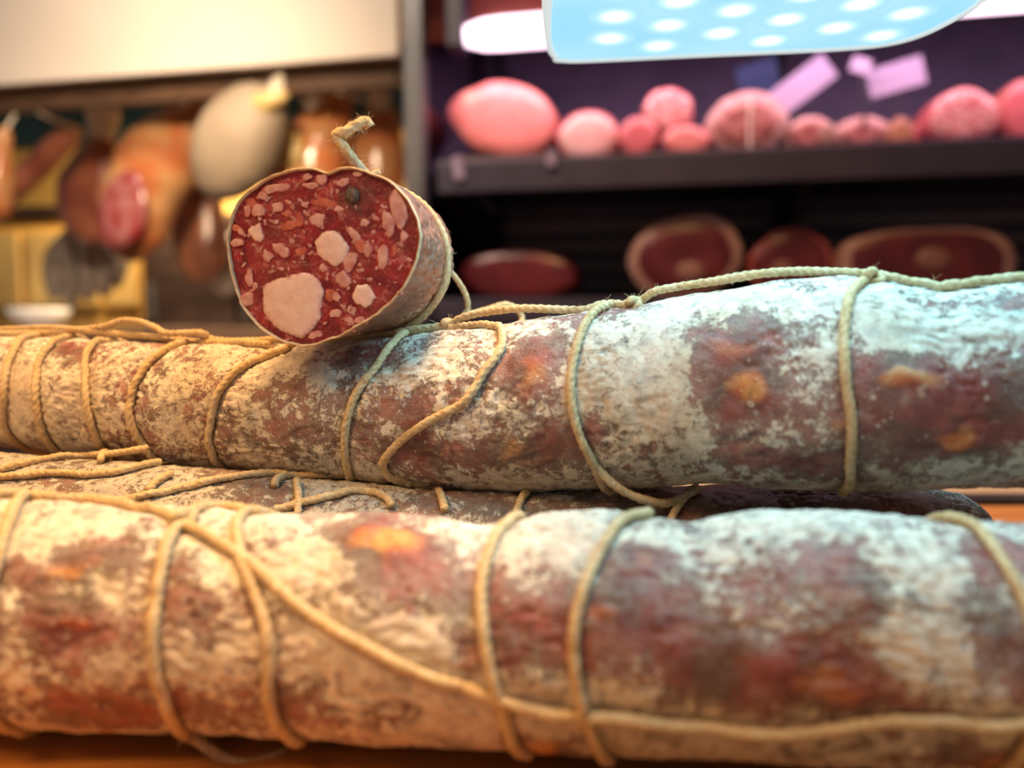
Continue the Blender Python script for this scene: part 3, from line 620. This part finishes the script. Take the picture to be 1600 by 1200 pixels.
M['teal'] = noisy('deep_teal_paint', (0.006, 0.036, 0.042), (0.009, 0.05, 0.055), 6, 0.5, 0.05)
M['ochre_pale'] = noisy('pale_ochre', (0.80, 0.53, 0.18), (0.86, 0.60, 0.23), 6, 0.5, 0.05)
M['cord_white'] = noisy('white_cord', (0.62, 0.55, 0.45), (0.75, 0.68, 0.56), 200, 0.8, 0.6, 0.002)

SH = wz(1044, 241, 0.03); SB = wz(1120, 287, 0.0); LS = wz(1000, 466, 0.03); CB = -0.62
UL, UR = 0.028, 1.35
cs = thing('display_case', wrd(0.65, 0.22, FL - H), 'dark plum refrigerated display case with two shelves of meat', 'display case')
wbox('back_panel', UL, UR, 0.45, 0.47, FL - H, 0.72, M['case'], cs)
wbox('side_panel', UL - 0.012, UL, 0.004, 0.47, FL - H, 0.72, M['mirror'], cs)
wbox('side_panel', UR, UR + 0.012, 0.0, 0.47, FL - H, 0.72, M['mirror'], cs)
wbox('hood', UL, UR, -0.05, 0.45, 0.60, 0.72, M['case_edge'], cs)
us = wbox('shelf', UL + 0.02, UR, 0.006, 0.44, SH - 0.018, SH, M['case_edge'], cs, bev=0.002)
wbox('price_rail', UL + 0.02, UR, -0.004, 0.006, SB, SH - 0.004, M['case_edge'], us, bev=0.002)
ls = wbox('shelf', UL, UR, 0.0, 0.45, LS - 0.04, LS, M['case_edge'], cs, bev=0.002)
wbox('plinth', UL, UR, 0.02, 0.45, FL - H, LS - 0.04, M['case'], cs)
for k in range(7):
    z = LS + 0.03 + k * (SB - LS - 0.03) / 7
    wbox('slat', UL, UR, 0.442, 0.45, z, z + 0.022, M['case'] if k % 2 else M['slat'], cs)
for u in (UL + 0.024, UL + 0.62, UL + 1.2):
    V = [wrd(u + du, v, z) for du in (0, 0.010) for v, z in ((0.012, SB + 0.012), (0.44, SB + 0.012), (0.44, SB - 0.16), (0.36, SB - 0.15))]
    mk('bracket', V, [(0, 1, 2, 3), (7, 6, 5, 4), (0, 4, 5, 1), (1, 5, 6, 2), (2, 6, 7, 3), (3, 7, 4, 0)], M['black'], cs, smooth=False)
    wbox('upright', u, u + 0.014, 0.425, 0.448, LS, 0.60, M['black'], cs)
# post between the hams and the case
setst(wbox('trim_1', uu(631, 200, -0.03), uu(660, 200, -0.03), -0.03, 0.002, FL - H, 0.9, M['steel'], bev=0.002))
# tube light
g = G('lit_tube'); g.set(Base_Color=(0.9, 0.8, 0.9), Emission_Color=(1.0, 0.72, 0.90, 1), Emission_Strength=3.0); M['tube'] = g.m
TV = 0.012; tz = wz(785, 52, TV); tu0, tu1 = uu(722, 52, TV), 1.28
wbox('hood_trim', UL, UR, 0.055, 0.065, tz + 0.012, 0.60, noisy('red_brown_trim', (0.30, 0.07, 0.055), (0.36, 0.09, 0.07), 10, 0.4, 0.02), cs)
tl = thing('tube_light', wrd(tu0, TV, tz), 'glowing pinkish white tube light under the display case hood', 'light')
tpth = np.array([wrd(u, TV, tz) for u in np.linspace(tu0 + 0.008, tu1, 40)]); trd = np.full(40, 0.0255); trd[0] = 0.016; trd[1] = 0.024
mk('tube', tube(tpth, trd, 24), grid_faces(40, 24), M['tube'], tl)
for u in (tu0, tu1): wbox('end_cap', u - 0.022, u + 0.008, TV - 0.022, TV + 0.022, tz - 0.022, 0.60, M['case_edge'], tl, bev=0.003)
c_ = wrd(0.66, TV - 0.012, tz - 0.03); tt_ = wrd(0.66, 0.14, tz - 0.35)
ta = area('tube_light_glow', tuple(c_), tuple(tt_), 1.15, 2.4, (1.0, 0.58, 0.70), 0.05)
ta.rotation_euler = Matrix([list(UD), list(np.cross((c_ - tt_) / np.linalg.norm(c_ - tt_), UD)), list((c_ - tt_) / np.linalg.norm(c_ - tt_))]).transposed().to_euler()

# cream fascia, rail, cupboard behind the hams
zc = wz(625, 92, 0.0)
setst(wbox('trim_2', -1.1, uu(628, 92, 0), -0.02, 0.0, zc, 0.95, M['cream'], bev=0.002))
setst(wbox('trim_3', -1.1, uu(628, 92, 0), 0.032, 0.052, zc - 0.034, zc + 0.02, M['brown'], bev=0.003))
setst(wbox('trim_4', -2.1, uu(640, 200, 0.78), 0.775, 0.80, wz(100, 228, 0.78), wz(100, 130, 0.78), M['teal']))
setst(wbox('trim_5', -2.1, uu(230, 330, 0.72), 0.70, 0.80, wz(100, 336, 0.70), wz(100, 320, 0.70), M['darkbrown']))
cb = thing('cupboard', wrd(-0.4, 0.65, FL - H), 'dark brown cupboard standing behind the hanging hams', 'cupboard')
u0, u1 = uu(222, 400, 0.56), uu(700, 400, 0.56)
wbox('body', u0, u1, 0.56, 0.79, FL - H, wz(300, 335, 0.56), M['darkbrown'], cb)
for k in range(3):
    a = u0 + 0.01 + k * (u1 - u0 - 0.01) / 3; d_ = wbox('door', a, a + (u1 - u0) / 3 - 0.016, 0.545, 0.56, FL - H + 0.1, wz(300, 345, 0.56), M['darkbrown'], cb, bev=0.003)
    wbox('handle', a + 0.02, a + 0.035, 0.53, 0.545, 0.0, 0.1, M['steel'], d_)
oc = thing('ochre_cabinet', wrd(-0.95, 0.7, FL - H), 'ochre yellow cabinet with pale panels at the far left', 'cabinet')
wbox('body', -2.0, u0 - 0.01, 0.60, 0.79, FL - H, wz(100, 352, 0.60), M['yellow'], oc)
for px0, px1 in ((-260, -130), (-120, 28), (40, 150), (160, 212)): wbox('door', uu(px0, 400, 0.585), uu(px1, 400, 0.585), 0.585, 0.60, wz(100, 478, 0.585), wz(100, 362, 0.585), M['ochre_pale'], oc, bev=0.003)
bc = thing('back_counter', wrd(-0.5, 0.35, FL - H), 'dark back counter below the hanging hams', 'counter')
zb = wz(100, 512, 0.30)
wbox('body', -1.2, -0.03, 0.24, 0.54, FL - H, zb - 0.03, M['darkbrown'], bc); wbox('top', -1.2, -0.03, 0.22, 0.54, zb - 0.03, zb, M['brown'], bc, bev=0.003)
# white dish shape standing in for a bright spot
bw = wl(62, 500, 0.36); bw[2] = H + zb; pr = [(0.040, 0.0), (0.044, 0.004), (0.064, 0.024), (0.074, 0.048), (0.071, 0.048), (0.060, 0.024), (0.032, 0.008), (0.001, 0.007)]
a_ = np.linspace(0, 2 * np.pi, 32, endpoint=False)
M['spot_white'] = noisy('stand_in_white', (0.85, 0.84, 0.84), (0.9, 0.89, 0.9), 10, 0.15, 0.0)
tag(mk('stand_in_dish', np.array([[bw + np.array([r * math.cos(x), r * math.sin(x), z]) for x in a_] for r, z in pr]), grid_faces(len(pr), 32), M['spot_white']), 'white dish shape standing in for a bright spot on the back counter at the far left', 'stand_in_dish')

# ------------------------------------------------------------------ hanging meats
def body(pts, v, dep, seed, amp=0.05, seg=36):
    P = np.array([np.append(wl(x, y, v), w_ * scl(x, y, v) / 2) for x, y, w_ in pts])
    c = catmull(P, 0.006); T, _, _ = frames(c[:, :3]); V = []
    a = np.linspace(0, 2 * np.pi, seg, endpoint=False)
    n = len(c)
    for i in range(n):
        t = T[i]; s_ = np.cross(t, VD); s_ /= np.linalg.norm(s_); e = min(1, math.sqrt(max(0, 1 - (1 - min(i, n - 1 - i) / 3.0) ** 2)) if min(i, n - 1 - i) < 3 else 1)
        r = max(0.0008, c[i, 3] * (0.15 + 0.85 * e)); q = c[i, :3] + r * (np.cos(a)[:, None] * s_ + dep * np.sin(a)[:, None] * VD)
        V.append(q + (amp * r * fbm(q, 18, 3, seed))[:, None] * (np.cos(a)[:, None] * s_ + np.sin(a)[:, None] * VD))
    return np.array(V), grid_faces(n, seg)
def add_body(name, pts, v, dep, mat, par, seed, amp=0.05):
    V, f = body(pts, v, dep, seed, amp); o = mk(name, V, f, mat, par)
    bm = bmesh.new(); bm.from_mesh(o.data); bmesh.ops.recalc_face_normals(bm, faces=bm.faces); bm.to_mesh(o.data); bm.free(); return o
def skin(name, a, b, rough=0.3, scale=14): return noisy(name, a, b, scale, rough, 0.5, 0.003)
M['ham_orange'] = skin('golden_ham_skin', (0.42, 0.13, 0.045), (0.46, 0.25, 0.11), 0.2)
M['ham_red'] = skin('red_ham_skin', (0.22, 0.06, 0.04), (0.34, 0.12, 0.07), 0.3)
M['ham_dark'] = skin('dark_ham_skin', (0.12, 0.045, 0.03), (0.26, 0.10, 0.05), 0.3)
M['ham_tan'] = skin('dusty_tan_skin', (0.21, 0.16, 0.11), (0.265, 0.205, 0.145), 0.6, 8)
M['ham_cut'] = skin('cured_cut_meat', (0.20, 0.015, 0.018), (0.30, 0.12, 0.12), 0.08, 30)
M['grey_sausage'] = skin('grey_mould_sausage', (0.13, 0.105, 0.095), (0.24, 0.20, 0.18), 0.7, 40)
M['yellow_fat'] = skin('yellow_lard', (0.42, 0.29, 0.10), (0.50, 0.37, 0.16), 0.45)
M['tip_red'] = skin('red_wax_tip', (0.42, 0.05, 0.05), (0.5, 0.12, 0.09), 0.35)
M['grey_blue'] = skin('dusty_grey_skin', (0.30, 0.29, 0.29), (0.42, 0.40, 0.38), 0.6)
setst(wbox('trim_6', -1.3, uu(628, 92, 0), 0.35, 0.40, 0.56, 0.60, M['brown'], bev=0.003))
def hang(name, label, cat, pts, v, dep, mat, seed, extras=(), group='hams hanging from the rail', amp=0.06, cordw=0.0035):
    top = wl(pts[0][0], pts[0][1], v); t = thing(name, top, label, cat, group)
    add_body('body', pts, v, dep, M[mat], t, seed, amp)
    hu = loc3(top)[0]; hk = wrd(hu, 0.042, zc - 0.036) if v < 0.25 else wrd(hu, 0.37, 0.565)
    P = catmull([top - np.array([0, 0, 0.006]), top * 0.45 + hk * 0.55 + np.array([0, 0, -0.004]), hk], 0.004); mk('cord', tube(P, cordw, 8), grid_faces(len(P), 8), M['cord_white'], t)
    for nm, p, vv, dd, m_ in extras: add_body(nm, p, vv, dd, M[m_], t, seed + 7, 0.12)
    return t
hang('cured_sausage', 'long red brown cured sausage hanging aslant at the far left', 'sausage', [(124, 198, 14), (112, 206, 30), (85, 232, 36), (50, 268, 37), (15, 302, 35), (-20, 330, 30), (-32, 340, 14)], 0.15, 1.0, 'ham_red', 1, group='cured sausages on the rail')
hang('ham_shank', 'orange ham shank cut off by the left edge of the photo', 'ham', [(10, 196, 12), (6, 212, 26), (0, 245, 36), (-8, 285, 52), (-14, 325, 60), (-16, 350, 30)], 0.02, 0.9, 'ham_orange', 2)
hang('small_ham', 'small dark red ham hung by a thick white cord bundle', 'ham', [(164, 205, 26), (158, 232, 52), (148, 265, 84), (140, 305, 108), (146, 340, 98), (158, 368, 60), (162, 380, 24)], 0.30, 0.6, 'ham_red', 3,
     [('cord_bundle', [(166, 150, 20), (164, 168, 44), (162, 190, 50), (166, 208, 34), (168, 218, 20)], 0.27, 0.7, 'cord_white')])
hang('prosciutto', 'large glossy golden ham with a purple cut side hanging at left', 'ham', [(346, 124, 18), (336, 146, 42), (316, 175, 60), (288, 208, 90), (252, 246, 122), (226, 290, 122), (212, 335, 114), (206, 375, 94), (206, 400, 52), (206, 411, 20)], 0.17, 0.75, 'ham_orange', 4,
     [('cut_face', [(212, 268, 30), (200, 300, 70), (190, 340, 84), (184, 372, 66), (184, 392, 26)], 0.105, 0.35, 'ham_cut'), ('shank_tip', [(344, 120, 20), (338, 134, 40), (330, 150, 46), (325, 162, 24)], 0.16, 0.8, 'tip_red')])
hang('culatello', 'pale tan pear shaped cured ham with a yellow fat cap', 'ham', [(430, 136, 18), (417, 155, 80), (396, 185, 118), (372, 222, 134), (354, 262, 120), (343, 298, 72), (340, 316, 24)], 0.02, 0.75, 'ham_tan', 5,
     [('fat_cap', [(452, 146, 8), (438, 152, 24), (410, 163, 34), (380, 177, 28), (362, 190, 8)], -0.008, 0.8, 'yellow_fat'), ('cord_bundle', [(440, 112, 10), (436, 126, 22), (430, 142, 28), (424, 156, 16)], 0.02, 0.8, 'cord_white')], amp=0.03)
hang('aged_ham', 'dark brown ham in shade below the pale tan ham', 'ham', [(318, 255, 22), (318, 285, 50), (312, 330, 82), (312, 380, 92), (318, 420, 72), (322, 442, 30)], 0.36, 0.7, 'ham_dark', 6)
hang('prosciutto', 'orange ham with yellow fat hanging behind the cut salami', 'ham', [(530, 118, 20), (528, 142, 44), (520, 172, 64), (502, 210, 98), (484, 255, 122), (474, 300, 122), (470, 338, 90), (472, 356, 36)], 0.16, 0.75, 'ham_orange', 7,
     [('fat_layer', [(446, 196, 20), (448, 216, 44), (452, 244, 56), (452, 266, 26)], 0.10, 0.5, 'yellow_fat'), ('shank_tip', [(490, 118, 12), (488, 138, 30), (486, 158, 34), (484, 172, 16)], 0.09, 0.8, 'cord_white')])
hang('ham', 'slim orange ham with white rope beside the steel post', 'ham', [(596, 158, 24), (596, 185, 56), (590, 222, 86), (582, 265, 104), (578, 310, 100), (588, 345, 56), (588, 362, 22)], 0.245, 0.7, 'ham_orange', 8,
     [('rope_bundle', [(590, 96, 16), (588, 112, 34), (590, 135, 32), (594, 160, 34), (596, 176, 18)], 0.22, 0.8, 'cord_white')])
hang('wrapped_ham', 'small dusty grey ham low behind the cut salami', 'ham', [(372, 362, 18), (366, 385, 44), (358, 420, 58), (354, 448, 44), (354, 462, 18)], 0.46, 0.8, 'grey_blue', 9)
bn = thing('sausage_bunch', wl(150, 335, 0.44), 'bunch of thin grey mouldy sausages hanging low at left', 'sausages', 'cured sausages on the rail')
for i, (x0, x1, yb) in enumerate([(140, 88, 470), (145, 112, 480), (150, 138, 472), (156, 164, 466), (160, 184, 450)]):
    add_body('sausage', [(x0, 338, 10), ((x0 * 2 + x1) / 3, 356, 26), (x1, 400, 31), (x1 - 2, yb - 24, 30), (x1, yb, 12)], 0.44 + 0.012 * (i % 2), 1.0, M['grey_sausage'], bn, 40 + i, 0.08)
P = catmull([wl(150, 340, 0.44), wl(152, 300, 0.42), wrd(loc3(wl(152, 300, 0.42))[0], 0.39, 0.565)], 0.005); mk('cord', tube(P, 0.003, 8), grid_faces(len(P), 8), M['cord_white'], bn)

# ------------------------------------------------------------------ meats on the case shelves
def meat(name, a, b, sc=30, rough=0.35): return noisy(name, a, b, sc, rough, 0.2, 0.001, lo=0.4, hi=0.6)
M['mortadella'] = meat('mortadella_face', (0.70, 0.215, 0.20), (0.74, 0.25, 0.235), 60)
M['mort_rind'] = meat('mortadella_rind', (0.52, 0.15, 0.13), (0.58, 0.19, 0.16))
M['lard'] = meat('lard_face', (0.66, 0.42, 0.38), (0.62, 0.30, 0.28), 25)
M['pinkmeat'] = meat('pink_meat', (0.50, 0.11, 0.125), (0.56, 0.14, 0.15), 40)
M['speckled'] = meat('speckled_salami', (0.50, 0.11, 0.12), (0.72, 0.40, 0.38), 130)
M['roast'] = meat('roast_face', (0.26, 0.07, 0.07), (0.44, 0.18, 0.16), 45)
M['rindfat'] = meat('pale_rind', (0.46, 0.24, 0.22), (0.54, 0.32, 0.30), 20)
M['darkred'] = meat('dark_red_meat', (0.11, 0.012, 0.022), (0.18, 0.022, 0.032), 18, 0.3)
M['browncrust'] = meat('brown_crust', (0.34, 0.13, 0.07), (0.46, 0.22, 0.13), 30)
M['bone'] = meat('bone_marrow', (0.28, 0.12, 0.11), (0.34, 0.16, 0.14), 50)
def cutlog(name, label, cat, cx, cy, rx, ry, rot, v, dep, fm, rm_, zs, rim=0.06, group='meats on the upper shelf', bone=None, seed=0, stack=False, flat=0.0, sq=1.0):
    k = scl(cx, cy, v); c = wl(cx, cy, v); ph = np.linspace(0, 2 * np.pi, 40, endpoint=False); cr, sr = math.cos(math.radians(rot)), math.sin(math.radians(rot))
    q = np.stack([np.cos(ph), np.sin(ph), 0 * ph], 1); wob = 1 + 0.09 * fbm(q, 1.6, 2, seed)
    cx_, sx_ = np.sign(np.cos(ph)) * np.abs(np.cos(ph)) ** sq, np.sign(np.sin(ph)) * np.abs(np.sin(ph)) ** sq
    ex = k * wob * (rx * cx_ * cr - ry * sx_ * sr); ez = k * wob * (rx * cx_ * sr + ry * sx_ * cr)
    if flat: ez = np.maximum(ez, -flat * k * ry)
    if not stack: c = c + np.array([0, 0, (zs + H) - (c[2] + ez.min())])
    t = thing(name, c + np.array([0, 0, ez.min()]), label, cat, group); rows = []
    def ring(s_, d): return c + VD * d + s_ * ex[:, None] * UD + (s_ * ez + (1 - s_) * ez.min() * 0.0)[:, None] * WD
    for s_, d in ((1 - rim, 0.0), (1.0, 0.003), (1.02, dep * 0.3), (1.0, dep * 0.7), (0.85, dep * 0.92), (0.5, dep), (0.02, dep * 1.01)):
        rows.append(ring(s_, d))
    R_ = np.array(rows)
    if not stack: R_[..., 2] = np.maximum(R_[..., 2], zs + H)
    mk('body', R_, [f[::-1] for f in grid_faces(len(rows), 40)], M[rm_], t)
    fr = [ring(1 - rim, 0.0006), ring((1 - rim) * 0.97, -0.0012), ring((1 - rim) * 0.6, -0.002), ring(0.02, -0.002)]
    f_ = mk('cut_face', np.array(fr), [f for f in grid_faces(4, 40)], M[fm], t)
    if bone:
        bx, by, br = bone; bcx = c + UD * bx * k * rx + WD * by * k * ry
        mk('bone', np.array([bcx - VD * d + br * k * s_ * (np.cos(ph)[:, None] * UD + 0.7 * np.sin(ph)[:, None] * WD) for s_, d in ((1, 0.0), (0.95, 0.0035), (0.5, 0.0045), (0.02, 0.0045))]), grid_faces(4, 40), M['bone'], t)
    return t
cutlog('mortadella', 'huge salmon pink mortadella half with oval cut face', 'mortadella', 785, 188, 84, 54, -13, 0.06, 0.20, 'mortadella', 'mort_rind', SH + 0.016, 0.03, seed=1)
sb_ = thing('shade_slab', wrd(0.14, 0.16, SH), 'added dark maroon slab standing in for the shaded underside of the huge mortadella', 'board')  # added slab, dark maroon in place of the mortadella's underside in shade
wbox('slab', uu(716, 250, 0.06), uu(868, 250, 0.06), 0.05, 0.27, SH, SH + 0.016, noisy('maroon_shade', (0.05, 0.012, 0.015), (0.08, 0.02, 0.02), 20, 0.5, 0.05), sb_, bev=0.003)
wbox('handle', uu(868, 250, 0.06), uu(884, 250, 0.06), 0.14, 0.18, SH + 0.002, SH + 0.014, M['black'], sb_, bev=0.003)  # end piece of the added dark slab
cutlog('lard_piece', 'pale pink fatty pork piece right of the big mortadella', 'meat', 919, 217, 48, 38, 0, 0.06, 0.14, 'lard', 'pinkmeat', SH, 0.10, seed=2)
cutlog('ham_log', 'plain pink ham log below the round speckled salami', 'ham', 997, 217, 29, 30, 0, 0.05, 0.16, 'pinkmeat', 'mort_rind', SH, 0.05, seed=3)
cutlog('pork_piece', 'flat pink pork piece between the ham log and the tied roast', 'meat', 1071, 226, 36, 22, 0, 0.04, 0.14, 'mortadella', 'pinkmeat', SH, 0.08, seed=4)
cutlog('speckled_salami', 'round speckled salami lying on the pink logs', 'salami', 1044, 172, 38, 34, 0, 0.055, 0.16, 'speckled', 'pinkmeat', SH, 0.06, seed=5, stack=True)
rt = cutlog('tied_roast', 'pale rimmed roast tied with string over its cut face', 'meat', 1168, 205, 60, 47, 0, 0.05, 0.16, 'roast', 'rindfat', SH, 0.24, seed=6)
kk = scl(1168, 205, 0.05); rc = wl(1168, 205, 0.05)
P = catmull([wl(1172, 248, 0.042), wl(1171, 205, 0.042), wl(1172, 168, 0.043), wl(1173, 158, 0.052), wl(1174, 160, 0.12)], 0.004); mk('string', tube(P, 0.0022, 8), grid_faces(len(P), 8), M['cord_white'], rt)
cutlog('small_roast', 'small marbled roast right of the tied roast', 'meat', 1265, 222, 36, 27, 0, 0.06, 0.12, 'roast', 'lard', SH, 0.16, seed=7)
cutlog('bread_crust_ham', 'tan crusted ham piece in the middle of the upper shelf', 'ham', 1346, 212, 42, 26, 0, 0.07, 0.12, 'roast', 'rindfat', SH, 0.30, seed=8)
cutlog('sausage_end', 'small bright tan sausage end before the crusted ham', 'sausage', 1293, 212, 13, 18, 0, 0.02, 0.03, 'rindfat', 'browncrust', SH, 0.05, seed=9)
cutlog('brown_sausage', 'small brown sausage left of the large salami slice', 'sausage', 1408, 204, 17, 24, 0, 0.06, 0.14, 'browncrust', 'browncrust', SH, 0.1, seed=10)
cutlog('brown_sausage', 'reddish sausage tucked against the large salami slice', 'sausage', 1434, 204, 9, 24, 0, 0.10, 0.14, 'pinkmeat', 'browncrust', SH, 0.1, seed=11)
cutlog('large_salami', 'large speckled salami with oval face on the right', 'salami', 1505, 187, 53, 42, 0, 0.05, 0.18, 'speckled', 'pinkmeat', SH, 0.06, seed=12)
cutlog('ham_log', 'pink ham log at the right edge of the upper shelf', 'ham', 1600, 178, 34, 48, 0, 0.07, 0.18, 'pinkmeat', 'mort_rind', SH, 0.05, seed=13)
LG = 'meats on the lower shelf'
cutlog('beef_slab', 'flat dark red beef slab on the lower shelf at left', 'meat', 808, 436, 92, 38, 0, 0.08, 0.2, 'darkred', 'darkred', LS, 0.04, LG, seed=14)
cutlog('sliced_leg', 'cut leg with thick pale fat rim, left of the two others', 'meat', 1070, 412, 86, 62, 8, 0.06, 0.2, 'darkred', 'rindfat', LS, 0.16, LG, (0.1, -0.35, 22), seed=15)
cutlog('sliced_leg', 'middle cut leg with dark red face and thin rim', 'meat', 1235, 418, 62, 54, 0, 0.08, 0.2, 'darkred', 'pinkmeat', LS, 0.10, LG, (-0.2, -0.1, 16), seed=16)
cutlog('wide_leg', 'wide dark red cut leg at the right of the lower shelf', 'meat', 1450, 415, 126, 52, 0, 0.07, 0.2, 'darkred', 'rindfat', LS, 0.12, LG, (0.05, 0.1, 26), seed=17, sq=0.6)
# price tags
M['tag_white'] = noisy('white_card', (0.34, 0.27, 0.42), (0.38, 0.30, 0.46), 40, 0.7, 0.0)
M['tag_blue'] = noisy('navy_card', (0.010, 0.022, 0.075), (0.015, 0.03, 0.09), 40, 0.9, 0.0)
def ptag(label, cx, cy, hw, hh, rot, v, mat, foot):
    k = scl(cx, cy, v); c = wl(cx, cy, v); t = thing('price_tag', wl(foot[0], foot[1], v + 0.006), label, 'price tag', 'price tags in the display case')
    cr, sr = math.cos(math.radians(rot)), math.sin(math.radians(rot)); V = []
    for d in (0, 0.003):
        for x, y in ((-hw, -hh), (hw, -hh), (hw, hh), (-hw, hh)): V.append(c + VD * d + k * ((x * cr - y * sr) * UD + (x * sr + y * cr) * WD))
    mk('card', V, [(0, 1, 2, 3), (7, 6, 5, 4), (0, 4, 5, 1), (1, 5, 6, 2), (2, 6, 7, 3), (3, 7, 4, 0)], M[mat], t, smooth=False)
    P = np.array([wl(foot[0], foot[1], v + 0.006), c + VD * 0.005]); P = catmull(P, 0.01); mk('stem', tube(P, 0.002, 8), grid_faces(len(P), 8), M['black'], t)
ptag('navy blue price tag standing over the tied roast', 1185, 124, 30, 26, 12, 0.10, 'tag_blue', (1176, 166))
ptag('white price tag tilted steeply right of the navy tag', 1255, 132, 46, 21, 36, 0.08, 'tag_white', (1248, 206))
ptag('small white price tag between the two large white ones', 1345, 102, 14, 11, -20, 0.06, 'tag_white', (1352, 196))
ptag('white price tag tilted gently left of the large salami', 1400, 120, 40, 21, 14, 0.09, 'tag_white', (1402, 190))
ptag('small price tag clipped at the left end of the upper shelf', 715, 262, 8, 17, 10, -0.012, 'tag_white', (713, 290))
ptag('small price tag at the lower right of the big mortadella', 861, 246, 7, 12, 0, -0.012, 'tag_white', (861, 272))
